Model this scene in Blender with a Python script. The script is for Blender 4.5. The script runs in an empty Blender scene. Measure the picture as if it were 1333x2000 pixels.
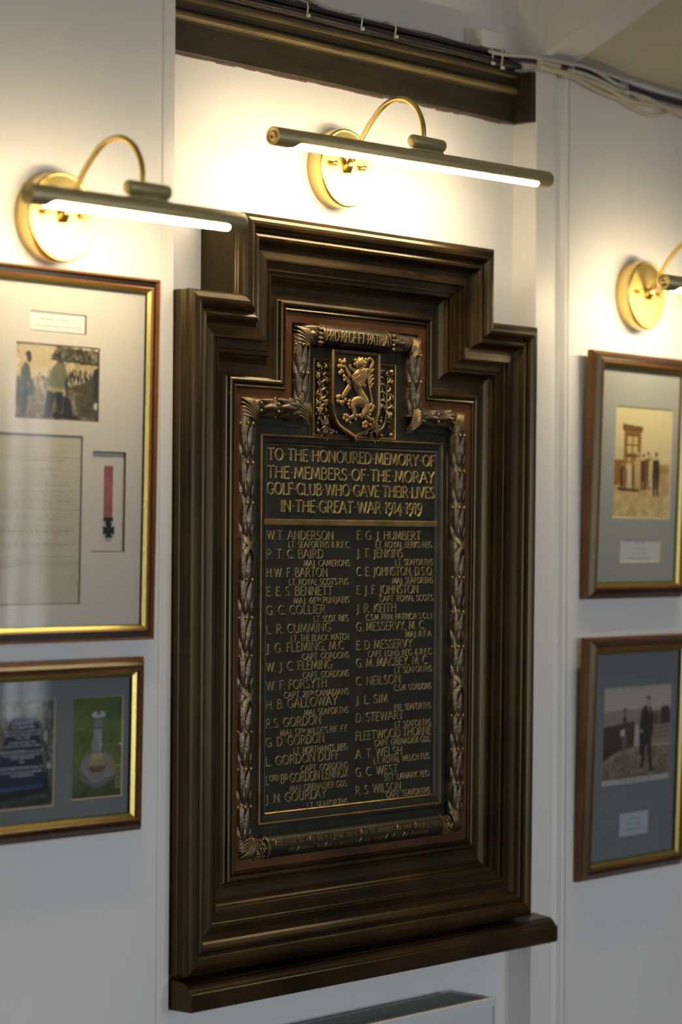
import bpy, bmesh, math, random
import numpy as np
from mathutils import Vector, Matrix
random.seed(7); np.random.seed(7)
sc = bpy.context.scene
COL = sc.collection

# ---------------------------------------------------------------- camera
FPX = 4945.0
cam_d = bpy.data.cameras.new('camera'); cam = bpy.data.objects.new('camera', cam_d); COL.objects.link(cam)
_yaw, _pit, _rol = .8583, .01088, .00654
_F = Vector((math.sin(_yaw)*math.cos(_pit), math.cos(_yaw)*math.cos(_pit), math.sin(_pit)))
_R = Vector((math.cos(_yaw), -math.sin(_yaw), 0)); _U = _R.cross(_F)
_R2 = _R*math.cos(_rol) + _U*math.sin(_rol); _U2 = -_R*math.sin(_rol) + _U*math.cos(_rol)
CAM = Vector((-2.9543, -2.5522, 1.5))
m = Matrix((( _R2.x, _U2.x, -_F.x), (_R2.y, _U2.y, -_F.y), (_R2.z, _U2.z, -_F.z))).to_4x4(); m.translation = CAM
cam.matrix_world = m
cam_d.sensor_fit = 'VERTICAL'; cam_d.sensor_height = 36.0; cam_d.sensor_width = 24.0
cam_d.lens = FPX/2000*36; cam_d.clip_start = .05; cam_d.clip_end = 60
cam_d.dof.use_dof = True; cam_d.dof.focus_distance = 3.80; cam_d.dof.aperture_fstop = 2.6
sc.camera = cam
# ---------------------------------------------------------------- light, exposure
sc.view_settings.view_transform = 'Standard'; sc.view_settings.look = 'None'
sc.view_settings.exposure = 0.0; sc.view_settings.gamma = 1.0; sc.view_settings.use_curve_mapping = False
world = bpy.data.worlds.new('world'); sc.world = world; world.use_nodes = True
wb = world.node_tree.nodes['Background']; wb.inputs[1].default_value = 1.6
_N = world.node_tree.nodes; _L = world.node_tree.links      # overcast sky over darker ground
_tc = _N.new('ShaderNodeTexCoord'); _sp = _N.new('ShaderNodeSeparateXYZ'); _cr = _N.new('ShaderNodeValToRGB'); _mr = _N.new('ShaderNodeMapRange')
_mr.inputs['From Min'].default_value = -.20; _mr.inputs['From Max'].default_value = .05
_cr.color_ramp.elements[0].color = (.22, .24, .23, 1); _cr.color_ramp.elements[1].color = (.80, .88, 1.0, 1)
_L.new(_tc.outputs['Generated'], _sp.inputs[0]); _L.new(_sp.outputs['Z'], _mr.inputs['Value']); _L.new(_mr.outputs[0], _cr.inputs[0]); _L.new(_cr.outputs[0], wb.inputs[0])
LAMP = 54.0            # radiance of the picture-light diffusers
SKY = 10.4              # radiance of the overcast sky outside the windows
wb.inputs[1].default_value = SKY
WINS = ((-3.40, -1.30, .70, 2.15), (1.20, 2.20, .70, 2.15))
def portal(x0, x1, z0, z1):
    l = bpy.data.lights.new('window_portal', 'AREA'); l.shape = 'RECTANGLE'; l.size = x1-x0; l.size_y = z1-z0; l.cycles.is_portal = True
    o = bpy.data.objects.new('window_portal', l); COL.objects.link(o); o.location = ((x0+x1)/2, -5.43, (z0+z1)/2); o.rotation_euler = (math.radians(90), 0, 0)
for w_ in WINS: portal(*w_)

# ---------------------------------------------------------------- materials
def new_mat(name):
    mt = bpy.data.materials.new(name); mt.use_nodes = True
    nt = mt.node_tree; return mt, nt, nt.nodes, nt.links, nt.nodes['Principled BSDF']
def simple(name, c, rough=.5, metal=0, bump=0, bscale=200, vary=0, vscale=8, coat=0, spec=.5, stretch=(1,1,1), emis=0):
    mt, nt, N, L, b = new_mat(name)
    b.inputs['Base Color'].default_value = (*c, 1); b.inputs['Roughness'].default_value = rough; b.inputs['Metallic'].default_value = metal
    b.inputs['Specular IOR Level'].default_value = spec; b.inputs['Coat Weight'].default_value = coat; b.inputs['Coat Roughness'].default_value = .15
    if emis: b.inputs['Emission Color'].default_value = (*c, 1); b.inputs['Emission Strength'].default_value = emis
    if bump or vary:
        tc = N.new('ShaderNodeTexCoord'); mp = N.new('ShaderNodeMapping'); mp.inputs['Scale'].default_value = stretch
        L.new(tc.outputs['Object'], mp.inputs[0])
    if vary:
        n = N.new('ShaderNodeTexNoise'); n.inputs['Scale'].default_value = vscale; n.inputs['Detail'].default_value = 6; L.new(mp.outputs[0], n.inputs['Vector'])
        r = N.new('ShaderNodeMix'); r.data_type = 'RGBA'
        r.inputs['A'].default_value = tuple(max(0, x*(1-vary)) for x in c)+(1,); r.inputs['B'].default_value = tuple(min(1, x*(1+vary)) for x in c)+(1,)
        mr = N.new('ShaderNodeMapRange'); mr.inputs['From Min'].default_value = .3; mr.inputs['From Max'].default_value = .7
        L.new(n.outputs['Fac'], mr.inputs['Value']); L.new(mr.outputs[0], r.inputs['Factor']); L.new(r.outputs['Result'], b.inputs['Base Color'])
    if bump:
        n2 = N.new('ShaderNodeTexNoise'); n2.inputs['Scale'].default_value = bscale; n2.inputs['Detail'].default_value = 3; L.new(mp.outputs[0], n2.inputs['Vector'])
        bp = N.new('ShaderNodeBump'); bp.inputs['Strength'].default_value = bump; bp.inputs['Distance'].default_value = .002
        L.new(n2.outputs['Fac'], bp.inputs['Height']); L.new(bp.outputs[0], b.inputs['Normal'])
    return mt
def wood(name, dark, light, stretch, rough=.30, coat=0, spec=.62, bump=.12):
    """stained oak: long fibres along one axis, worn lighter on patches"""
    mt, nt, N, L, b = new_mat(name)
    tc = N.new('ShaderNodeTexCoord'); mp = N.new('ShaderNodeMapping'); mp.inputs['Scale'].default_value = stretch; L.new(tc.outputs['Object'], mp.inputs[0])
    n = N.new('ShaderNodeTexNoise'); n.inputs['Scale'].default_value = 14; n.inputs['Detail'].default_value = 7; n.inputs['Roughness'].default_value = .65; L.new(mp.outputs[0], n.inputs['Vector'])
    n3 = N.new('ShaderNodeTexNoise'); n3.inputs['Scale'].default_value = 7; n3.inputs['Detail'].default_value = 4; L.new(tc.outputs['Object'], n3.inputs['Vector'])
    mx = N.new('ShaderNodeMath'); mx.operation = 'MULTIPLY_ADD'; mx.inputs[1].default_value = .5; L.new(n3.outputs['Fac'], mx.inputs[0])
    hm = N.new('ShaderNodeMath'); hm.operation = 'MULTIPLY'; hm.inputs[1].default_value = .5; L.new(n.outputs['Fac'], hm.inputs[0]); L.new(hm.outputs[0], mx.inputs[2])
    cr = N.new('ShaderNodeValToRGB'); cr.color_ramp.elements[0].position = .40; cr.color_ramp.elements[0].color = (*dark, 1)
    cr.color_ramp.elements[1].position = .68; cr.color_ramp.elements[1].color = (*light, 1)
    L.new(mx.outputs[0], cr.inputs[0]); L.new(cr.outputs[0], b.inputs['Base Color'])
    rr = N.new('ShaderNodeMapRange'); rr.inputs['To Min'].default_value = rough-.06; rr.inputs['To Max'].default_value = rough+.05; L.new(n3.outputs['Fac'], rr.inputs['Value']); L.new(rr.outputs[0], b.inputs['Roughness'])
    b.inputs['Coat Weight'].default_value = coat*.4; b.inputs['Coat Roughness'].default_value = .12
    b.inputs['Specular IOR Level'].default_value = spec; b.inputs['Specular Tint'].default_value = (1, .78, .42, 1)      # aged amber varnish
    bp = N.new('ShaderNodeBump'); bp.inputs['Strength'].default_value = bump; bp.inputs['Distance'].default_value = .0006
    L.new(n.outputs['Fac'], bp.inputs['Height']); L.new(bp.outputs[0], b.inputs['Normal'])
    return mt
M = {}
M['wall'] = simple('painted_plaster', (.80, .775, .74), .62, bump=.25, bscale=26, vary=.03, vscale=3)
M['far_wall'] = simple('far_wall_paint', (.50, .48, .45), .7)
M['trim'] = simple('painted_timber_trim', (.80, .77, .72), .45, bump=.2, bscale=30, vary=.03, vscale=5)
M['ceil'] = simple('ceiling_paint', (.66, .60, .44), .7, bump=.2, bscale=20, vary=.04)
M['floor'] = simple('carpet_floor', (.10, .08, .07), .9, vary=.3, vscale=40)
M['oakH'] = wood('dark_oak_grain_across', (.0028, .0017, .0008), (.048, .0235, .0058), (2, 40, 60))
M['oakV'] = wood('dark_oak_grain_upright', (.0028, .0017, .0008), (.048, .0235, .0058), (60, 40, 2))
M['slipH'] = wood('red_oak_slip_across', (.030, .010, .003), (.15, .055, .013), (3, 60, 70), .34)
M['slipV'] = wood('red_oak_slip_upright', (.030, .010, .003), (.15, .055, .013), (70, 60, 3), .34)
M['beam'] = simple('dark_brown_gloss_paint', (.036, .027, .013), .36, bump=.35, bscale=50, vary=.35, vscale=9, stretch=(1, 8, 8))
M['beam_edge_lit'] = simple('worn_paint_edge_highlight', (.21, .145, .055), .36, bump=.4, bscale=90, vary=.4, vscale=16, stretch=(1, 8, 8))  # worn bead edges, colour also brightened to paint in a golden highlight
M['old_paint'] = simple('flaked_paint_line', (.20, .10, .08), .7, bump=.4, vary=.4, vscale=60)
M['bronze'] = simple('bronze_field', (.038, .035, .023), .42, .6, bump=.10, bscale=260, vary=.25, vscale=30)
M['bronze_relief'] = simple('bronze_relief', (.24, .165, .080), .34, .8, bump=.35, bscale=300, vary=.45, vscale=55)
M['bronze_leaf'] = simple('bronze_leaf', (.15, .108, .066), .32, .8, bump=.35, bscale=300, vary=.4, vscale=60)
M['bronze_letter'] = simple('bronze_letter', (.52, .41, .19), .38, .6, vary=.25, vscale=40)
M['bronze_rule'] = simple('bronze_rule', (.34, .22, .085), .34, .8, vary=.3, vscale=40)
M['brass'] = simple('satin_brass', (.80, .60, .22), .30, 1, bump=.10, bscale=500, stretch=(.3, 1, 6))
M['brass_bar'] = simple('antique_brass_tube', (.60, .50, .27), .45, .7, bump=.12, bscale=400, stretch=(.05, 1, 1))
M['diff'] = simple('lit_diffuser', (1, .80, .50), .5)
_b = M['diff'].node_tree.nodes['Principled BSDF']; _b.inputs['Emission Color'].default_value = (1, .82, .52, 1); _b.inputs['Emission Strength'].default_value = LAMP
M['fr_brown'] = wood('picture_frame_brown', (.15, .052, .017), (.36, .15, .055), (20, 20, 20), .3)
M['fr_black'] = simple('picture_frame_dark_groove', (.022, .015, .011), .3, coat=.3)
M['gold'] = simple('gilt_slip', (.68, .52, .14), .32, .9, bump=.2, bscale=400)
M['mat_cream'] = simple('cream_mount_board', (.60, .55, .49), .8, vary=.02)
M['mat_grey'] = simple('grey_mount_board', (.165, .180, .185), .8, vary=.03)
M['mat_grey2'] = simple('pale_grey_mount_board', (.36, .36, .33), .8, vary=.03)
M['core_dark'] = simple('mount_bevel_dark', (.09, .05, .03), .8)
M['core_cream'] = simple('mount_bevel_cream', (.62, .50, .33), .8)
M['paper'] = simple('white_card', (.74, .73, .72), .8)
M['ink'] = simple('grey_ink', (.20, .19, .18), .8)
M['ink_pale'] = simple('pale_brown_ink', (.40, .34, .27), .8)
M['ink_white'] = simple('white_ink', (.62, .66, .68), .8)
M['ribbon'] = simple('crimson_ribbon', (.30, .095, .10), .6, bump=.3, bscale=120, vary=.25, vscale=50)
M['black_metal'] = simple('dark_bronze_cross', (.018, .028, .025), .5, .4)
M['rad'] = simple('white_enamel', (.66, .68, .68), .35)
M['rad_in'] = simple('grey_enamel_grille', (.26, .31, .29), .45)
M['rad_dark'] = simple('radiator_inside', (.04, .045, .045), .8)
M['cable_black'] = simple('black_cable', (.018, .014, .016), .32)
M['cable_purple'] = simple('dark_purple_cable', (.030, .020, .045), .4)
M['cable_white'] = simple('cream_cable', (.66, .58, .42), .45)
M['cable_grey'] = simple('grey_white_cable', (.55, .52, .44), .5)
M['tie'] = simple('white_cable_tie', (.68, .62, .52), .5)
M['box'] = simple('white_plastic_box', (.74, .72, .66), .5)
# thin glass sheet: mirror reflection by Fresnel, otherwise clear
mt = bpy.data.materials.new('picture_glass'); mt.use_nodes = True; N = mt.node_tree.nodes; N.clear(); L = mt.node_tree.links
o_ = N.new('ShaderNodeOutputMaterial'); mx = N.new('ShaderNodeMixShader'); tr = N.new('ShaderNodeBsdfTransparent'); gl = N.new('ShaderNodeBsdfGlossy'); fr = N.new('ShaderNodeFresnel')
fr.inputs['IOR'].default_value = 1.6; gl.inputs['Roughness'].default_value = .0; tr.inputs[0].default_value = (.96, .97, .965, 1)
ge = N.new('ShaderNodeNewGeometry'); mi_ = N.new('ShaderNodeMapRange'); mi_.inputs['To Min'].default_value = 1.6; mi_.inputs['To Max'].default_value = 1/1.6
L.new(ge.outputs['Backfacing'], mi_.inputs['Value']); L.new(mi_.outputs[0], fr.inputs['IOR'])     # a thin sheet: both faces meet air
L.new(fr.outputs[0], mx.inputs[0]); L.new(tr.outputs[0], mx.inputs[1]); L.new(gl.outputs[0], mx.inputs[2]); L.new(mx.outputs[0], o_.inputs[0])
M['glass'] = mt
mt, nt, N, L, b = new_mat('printed_picture'); at = N.new('ShaderNodeAttribute'); at.attribute_name = 'Col'; L.new(at.outputs['Color'], b.inputs['Base Color']); b.inputs['Roughness'].default_value = .6
M['print'] = mt

# ---------------------------------------------------------------- mesh helpers
class MB:
    def __init__(s): s.v = []; s.f = []; s.sm = []
    def add(s, vs, fs, smooth=False):
        n = len(s.v); s.v += [tuple(p) for p in vs]; s.f += [tuple(i+n for i in f) for f in fs]; s.sm += [smooth]*len(fs)
    def box(s, x0, x1, y0, y1, z0, z1, c=0):
        if c <= 0:
            vs = [(x, y, z) for x in (x0, x1) for y in (y0, y1) for z in (z0, z1)]
            s.add(vs, [(0,1,3,2), (4,6,7,5), (0,4,5,1), (2,3,7,6), (0,2,6,4), (1,5,7,3)]); return
        bm = bmesh.new(); bmesh.ops.create_cube(bm, size=1)
        for v in bm.verts: v.co = Vector(((x0+x1)/2+v.co.x*(x1-x0), (y0+y1)/2+v.co.y*(y1-y0), (z0+z1)/2+v.co.z*(z1-z0)))
        bmesh.ops.bevel(bm, geom=bm.edges[:], offset=c, segments=2, affect='EDGES', profile=.5)
        bm.verts.index_update(); s.add([v.co for v in bm.verts], [[v.index for v in f.verts] for f in bm.faces]); bm.free()
    def tube(s, pts, r, n=8, smooth=True, caps=True, flat=1.0):
        """round tube along pts; r a number or one per point"""
        P = [Vector(p) for p in pts]; k = len(P); rs = r if hasattr(r, '__len__') else [r]*k
        T = [(P[min(i+1, k-1)]-P[max(i-1, 0)]).normalized() for i in range(k)]
        a = Vector((0, 1, 0)) if abs(T[0].y) < .9 else Vector((1, 0, 0)); nrm = (a - T[0]*a.dot(T[0])).normalized()
        vs = []
        for i in range(k):
            nrm = (nrm - T[i]*nrm.dot(T[i])); nrm = nrm.normalized() if nrm.length > 1e-6 else T[i].orthogonal().normalized()
            bi = T[i].cross(nrm)
            for j in range(n):
                t = 2*math.pi*j/n; q = nrm*math.cos(t)*rs[i]*flat + bi*math.sin(t)*rs[i]; vs.append(P[i]+q)
        fs = [(i*n+j, i*n+(j+1) % n, (i+1)*n+(j+1) % n, (i+1)*n+j) for i in range(k-1) for j in range(n)]
        s.add(vs, fs, smooth)
        if caps:
            m0 = len(s.v)-len(vs); s.f += [tuple(m0+j for j in range(n))[::-1], tuple(m0+(k-1)*n+j for j in range(n))]; s.sm += [False, False]
    def ball(s, c, r, ry=None, n=8, m_=5):
        ry = ry or r; vs = []; fs = []
        for i in range(m_+1):
            p = math.pi*i/m_
            for j in range(n):
                t = 2*math.pi*j/n; vs.append((c[0]+r*math.sin(p)*math.cos(t), c[1]-ry*math.sin(p)*math.sin(t), c[2]+r*math.cos(p)))
        for i in range(m_):
            for j in range(n): fs.append((i*n+j, i*n+(j+1) % n, (i+1)*n+(j+1) % n, (i+1)*n+j))
        s.add(vs, fs, True)
    def lathe_y(s, cx, cz, prof, n=48):
        """surface of revolution about the y axis; prof = [(r, y)...]"""
        vs = [(cx+r*math.cos(2*math.pi*j/n), y, cz+r*math.sin(2*math.pi*j/n)) for r, y in prof for j in range(n)]
        fs = [(i*n+j, i*n+(j+1) % n, (i+1)*n+(j+1) % n, (i+1)*n+j) for i in range(len(prof)-1) for j in range(n)]
        s.add(vs, fs, True)
    def lathe_x(s, x0, cy, cz, prof, n=28):
        vs = [(x0+x, cy+r*math.cos(2*math.pi*j/n), cz+r*math.sin(2*math.pi*j/n)) for r, x in prof for j in range(n)]
        fs = [(i*n+j, i*n+(j+1) % n, (i+1)*n+(j+1) % n, (i+1)*n+j) for i in range(len(prof)-1) for j in range(n)]
        s.add(vs, fs, True)
    def extrude_x(s, prof, x0, x1):
        n = len(prof); vs = [(x0, y, z) for y, z in prof]+[(x1, y, z) for y, z in prof]
        s.add(vs, [(j, (j+1) % n, n+(j+1) % n, n+j) for j in range(n)]+[tuple(range(n))[::-1], tuple(range(n, 2*n))])
def clean(me):
    bm = bmesh.new(); bm.from_mesh(me); bmesh.ops.recalc_face_normals(bm, faces=bm.faces[:]); bm.to_mesh(me); bm.free()
def obj(name, mb, mat, parent=None, off=None, recalc=True, bevel=0, autosm=None):
    """one mesh object; vertices given in the frame of its thing (off is taken away first)"""
    o3 = off if off is not None else (parent.get('_o', (0, 0, 0)) if parent is not None else (0, 0, 0))
    me = bpy.data.meshes.new(name); me.from_pydata([(x-o3[0], y-o3[1], z-o3[2]) for x, y, z in mb.v], [], mb.f)
    me.polygons.foreach_set('use_smooth', mb.sm); me.materials.append(M[mat] if isinstance(mat, str) else mat); me.update()
    if recalc: clean(me)
    o = bpy.data.objects.new(name, me); COL.objects.link(o)
    if parent is not None: o.parent = parent; o['_o'] = o3
    if bevel:
        b = o.modifiers.new('b', 'BEVEL'); b.width = bevel; b.segments = 2; b.limit_method = 'ANGLE'
    return o
def thing(name, label, cat, loc=(0, 0, 0), rot=(0, 0, 0), group=None, world_verts=True):
    o = bpy.data.objects.new(name, None); COL.objects.link(o); o.location = loc; o.rotation_euler = rot
    o.empty_display_size = .05; o['label'] = label; o['category'] = cat; o['_o'] = tuple(loc) if world_verts else (0, 0, 0)
    if group: o['group'] = group
    return o
def tag(o, label, cat, group=None):
    o['label'] = label; o['category'] = cat
    if group: o['group'] = group
    return o
def struct(name, mb, mat, bevel=0):
    o = obj(name, mb, mat, bevel=bevel); o['kind'] = 'structure'; return o
def miters(path, closed=True):
    """unit inset vectors (scaled for mitre) of a counter-clockwise outline in x, z"""
    n = len(path); out = []
    for i in range(n):
        a = Vector(path[i-1]); b = Vector(path[i]); c = Vector(path[(i+1) % n])
        d1 = (b-a).normalized(); d2 = (c-b).normalized(); n1 = Vector((-d1.y, d1.x)); n2 = Vector((-d2.y, d2.x))
        mvec = (n1+n2); mvec = mvec/ mvec.length_squared*2; out.append(mvec)
    return out
def mitred_sides(path, prof, ret=True):
    """one MB per side: closed profile [(inset, y)...] run along that side with mitred ends"""
    mi = miters(path); n = len(path); k = len(prof); res = []
    for i in range(n):
        j = (i+1) % n; mb = MB(); vs = []
        for e in (i, j):
            for w, y in prof: vs.append((path[e][0]+mi[e].x*w, y, path[e][1]+mi[e].y*w))
        fs = [(a, (a+1) % k, k+(a+1) % k, k+a) for a in range(k)]+[tuple(range(k))[::-1], tuple(range(k, 2*k))]
        mb.add(vs, fs); res.append(mb)
    return res
def rect(x0, z0, x1, z1): return [(x0, z0), (x1, z0), (x1, z1), (x0, z1)]
def plate(mb, poly, y0, y1):
    """flat outline (x, z) with thickness"""
    n = len(poly); mb.add([(x, y0, z) for x, z in poly]+[(x, y1, z) for x, z in poly], [tuple(range(n)), tuple(range(n, 2*n))[::-1]]+[(i, (i+1) % n, n+(i+1) % n, n+i) for i in range(n)])

# ---------------------------------------------------------------- the room
WL, WR = -.053, -.048          # faces of the wall left and right of the recess
XL, XR = -.4240, .4349         # sides of the recess
HX = .53                       # where the post ends and the right wall begins
AL = math.radians(2.0)
mb = MB(); mb.box(-.47, .47, 0, .12, 0, 2.75); struct('wall_back', mb, 'wall')
mb = MB(); mb.box(-4.5, -.4500, WL, .12, 0, 2.75); struct('wall_left', mb, 'wall')
mb = MB()    # corner board left of the recess, its edge to the wall a thin groove
mb.box(-.4487, XL, WL-.0012, .12, 0, 2.75, .0025); struct('trim_1', mb, 'trim')
# right post: rounded outer arris, then a shallow cove down to the wall
mb = MB(); pr = [(XR, .12), (XR, WR+.002), (XR+.002, WR), (XR+.048, WR), (XR+.056, WR+.0012), (XR+.062, WR+.0045), (XR+.066, WR+.0105), (XR+.073, WR+.0125), (XR+.080, WR+.008), (XR+.084, WR+.001), (XR+.089, WR-.001), (XR+.0935, WR+.001), (XR+.0945, WR+.012), (XR+.0945, .12)]
n = len(pr); mb.add([(x, y, 0) for x, y in pr]+[(x, y, 2.305) for x, y in pr], [(i, (i+1) % n, n+(i+1) % n, n+i) for i in range(n)]+[tuple(range(n)), tuple(range(n, 2*n))[::-1]]); struct('trim_2', mb, 'trim')
ca, sa = math.cos(AL), math.sin(AL)
def RW(u, off, z=0): return (HX+u*ca+off*sa, WR+u*sa-off*ca, z)      # point on the right wall: along, out, up
mb = MB(); mb.add([RW(.0, 0, 0), RW(4.2, 0, 0), RW(4.2, -.12, 0), RW(0, -.12, 0), RW(.0, 0, 2.31), RW(4.2, 0, 2.31), RW(4.2, -.12, 2.31), RW(0, -.12, 2.31)], [(0,1,2,3), (4,5,6,7), (0,1,5,4), (1,2,6,5), (2,3,7,6), (3,0,4,7)]); struct('wall_right', mb, 'wall')
# sloping ceiling of the room right of the recess, its edge casing and the cheek of the recess
SL = .47
def slope_slab(x0, x1, ya, z_a, thick, length, tilt_end=0):
    mb = MB(); c = math.hypot(1, SL)
    p = [(ya, z_a), (ya-length, z_a+SL*length), (ya-length, z_a+SL*length+thick*c), (ya, z_a+thick*c)]
    mb.extrude_x(p, x0, x1); return mb
struct('ceiling', slope_slab(HX-.004, 4.8, .10, 2.240, .08, 1.5), 'ceil')
mb = slope_slab(XR+.002, HX+.002, .08, 2.246, .05, 1.4); 
for x_ in (XR+.0035, HX+.0005): mb.tube([(x_, .05, 2.246+SL*.03+.0005), (x_, -1.30, 2.246+SL*1.38+.0005)], .0040, 10)
struct('trim_3', mb, 'trim', .005)
mb = slope_slab(-4.5, XL+.02, .10, 2.240+.06, .08, 1.5); struct('ceiling', mb, 'ceil')
mb = MB(); mb.extrude_x([(.0, 2.3), (-.048, 2.3), (-1.30, 2.3+SL*1.252), (-1.30, 2.93), (0, 2.93)], XR, XR+.02); struct('wall_recess_side', mb, 'wall')
mb = MB(); mb.box(-4.6, 4.9, -5.5, .10, 2.93, 3.0); struct('ceiling', mb, 'ceil')
mb = MB(); mb.box(XL, XR, -.004, .0, 2.3, 2.93); struct('wall_upper', mb, 'wall')
mb = MB(); mb.box(-4.6, 4.9, -5.6, .3, -.08, 0); struct('floor', mb, 'floor')
def wall_hole(name, axis, pos, thick, a0, a1, holes):
    """wall with rectangular holes [(a0, a1, z0, z1)...]"""
    mb = MB(); cuts = sorted(holes); cur = a0
    def bx(p, q, z0, z1):
        if q-p < 1e-4 or z1-z0 < 1e-4: return
        mb.box(p, q, pos, pos+thick, z0, z1) if axis == 'x' else mb.box(pos, pos+thick, p, q, z0, z1)
    for h in cuts:
        bx(cur, h[0], 0, 2.95); bx(h[0], h[1], 0, h[2]); bx(h[0], h[1], h[3], 2.95); cur = h[1]
    bx(cur, a1, 0, 2.95); return struct(name, mb, 'far_wall')
# sidelight in the far wall: the pale upright streak mirrored in the big left picture
SX = 4.16
wall_hole('wall_opposite', 'x', -5.55, .1, -4.6, 4.9, [*WINS, (SX-.125, SX+.125, .55, 2.06)])
wall_hole('wall_window_side', 'y', -4.55, .1, -5.5, .10, [])
mb = MB(); mb.box(4.8, 4.9, -5.5, .3, 0, 2.95); struct('wall_end', mb, 'far_wall')
mb = MB()
for p in ((SX-.125, SX-.115), (SX-.006, SX+.006), (SX+.115, SX+.125)): mb.box(p[0], p[1], -5.56, -5.44, .55, 2.06)
mb.box(SX-.125, SX+.125, -5.56, -5.44, .55, .57); mb.box(SX-.125, SX+.125, -5.56, -5.44, 2.04, 2.06); struct('window_1', mb, 'trim')
for nm, (x0, x1, h0, h1) in (('window_2', WINS[0]), ('window_3', WINS[1])):
    mb = MB()
    for t in (x0, (x0+x1)/2-.02, x1-.04): mb.box(t, t+.04, -5.55, -5.46, h0, h1)
    for z in (h0, (h0+h1)/2, h1-.04): mb.box(x0, x1, -5.55, -5.46, z, z+.04)
    struct(nm, mb, 'trim')

# ---------------------------------------------------------------- painted beam across the recess
def beam_piece(mbs, x0, x1):
    mbs.extrude_x([(0, 2.1955), (-.009, 2.1955), (-.011, 2.198), (-.011, 2.2400), (-.015, 2.2420), (-.015, 2.2435), (-.011, 2.2575), (-.013, 2.2590), (-.013, 2.2665), (-.018, 2.2680), (-.018, 2.2700), (-.023, 2.2745), (-.027, 2.2760), (-.027, 2.2785), (0, 2.2785)], x0, x1)
bt = MB(); bt.v = []
mb = MB(); beam_piece(mb, XL+.0005, XR-.001)
t4 = struct('trim_4', mb, 'beam', .0006)
mb = MB(); mb.extrude_x([(-.0145, 2.2425), (-.019, 2.2440), (-.0215, 2.2470), (-.0205, 2.2510), (-.016, 2.2550), (-.0108, 2.2572)], XL+.0006, XR-.0125); obj('lower_bead', mb, 'beam_edge_lit', t4, off=(0, 0, 0))
mb = MB(); mb.extrude_x([(-.0175, 2.2690), (-.0205, 2.2705), (-.0205, 2.2725), (-.017, 2.2735)], XL+.0006, XR-.0125); obj('upper_bead', mb, 'beam_edge_lit', t4, off=(0, 0, 0))
mb = MB(); mb.box(XR-.012, XR-.0005, -.0475, -.0112, 2.1955, 2.2785, .0008); mb.box(XR-.0165, XR-.011, -.030, -.0112, 2.2400, 2.2785, .001); obj('return_board', mb, 'beam', t4, off=(0, 0, 0))
random.seed(3); mb = MB(); x = XL+.002
while x < XR-.014:      # flaked paint under the lower edge
    w = random.uniform(.004, .03); h = random.uniform(.0008, .0028); mb.box(x, min(x+w, XR-.013), -.0035, -.0005, 2.1958-h, 2.1958); x += w
obj('flaked_paint', mb, 'old_paint', t4, off=(0, 0, 0))['kind'] = 'stuff'

# ---------------------------------------------------------------- cables
def smooth_path(pts, k=6):
    P = [Vector(p) for p in pts]; P = [P[0]*2-P[1]]+P+[P[-1]*2-P[-2]]; out = []
    for i in range(1, len(P)-2):
        for j in range(k):
            t = j/k; a, b, c, d = P[i-1], P[i], P[i+1], P[i+2]
            out.append(.5*((2*b)+(c-a)*t+(2*a-5*b+4*c-d)*t*t+(-a+3*b-3*c+d)*t**3))
    out.append(P[-2]); return out
def cable(name, pts, r, mat, label, k=6):
    mb = MB(); mb.tube(smooth_path(pts, k), r, 8); o = obj(name, mb, mat, recalc=False); tag(o, label, 'cable', 'cables along the beam and wall top'); return o
random.seed(11)
def run(y, z, wob, x0=-.421, x1=.40, n=11):
    return [(x0+(x1-x0)*i/(n-1), y+random.uniform(-wob, wob)*.4, z+random.uniform(-wob, wob)) for i in range(n)]
def zc(x):                      # lie of the white bundle along the top of the right wall
    xs = [.36, .43, .50, .55, .60, .64, .70, .78, .86, 1.0, 1.2]; zs = [2.2930, 2.2935, 2.2945, 2.2945, 2.2905, 2.2870, 2.2815, 2.2775, 2.2800, 2.2820, 2.2820]
    return float(np.interp(x, xs, zs))
cable('black_cable', run(-.026, 2.2868, .0010), .0076, 'cable_black', 'thickest black cable lying along the top of the dark beam, tied at intervals')
cable('black_cable', run(-.0390, 2.2852, .0009), .0050, 'cable_black', 'thinner black cable along the front edge of the beam top')
cable('black_cable', run(-.036, 2.2968, .0012), .0044, 'cable_black', 'slim black cable riding on top of the thick one above the dark beam')
cable('black_cable', run(-.020, 2.2990, .0012), .0048, 'cable_black', 'black cable at the back of the bundle on the dark beam, nearest the wall')
cable('purple_cable', run(-.012, 2.3060, .0014, x1=.36)+[(.41, -.035, 2.3000), (.46, -.056, 2.2985), (.52, -.060, 2.3000), (.58, -.060, 2.2985), (.66, -.060, 2.2920), (.75, -.056, 2.2880), (.86, -.051, 2.2880), (1.1, -.043, 2.2880)], .0046, 'cable_purple', 'dark purple cable passing from the beam to the top of the right wall')
cable('purple_cable', [(.36, -.03, 2.294), (.42, -.052, 2.2945), (.48, -.060, 2.2940), (.55, -.064, 2.2935), (.62, -.063, 2.2870), (.72, -.060, 2.2850), (.86, -.055, 2.2835), (1.1, -.047, 2.283)], .0040, 'cable_purple', 'second dark cable just under the purple one at the right wall top')
cable('white_cable', [(-.19, -.010, 2.309), (-.12, -.014, 2.318), (-.06, -.016, 2.309), (.02, -.014, 2.308), (.09, -.020, 2.3045), (.20, -.022, 2.302), (.29, -.032, 2.299), (.35, -.045, 2.2965), (.41, -.060, 2.2995), (.48, -.066, 2.3005), (.54, -.070, 2.3015), (.585, -.071, 2.2965), (.625, -.071, 2.2865), (.66, -.070, 2.2835)], .0034, 'cable_grey', 'uppermost white cable arching over the beam end and down the right wall')
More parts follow.
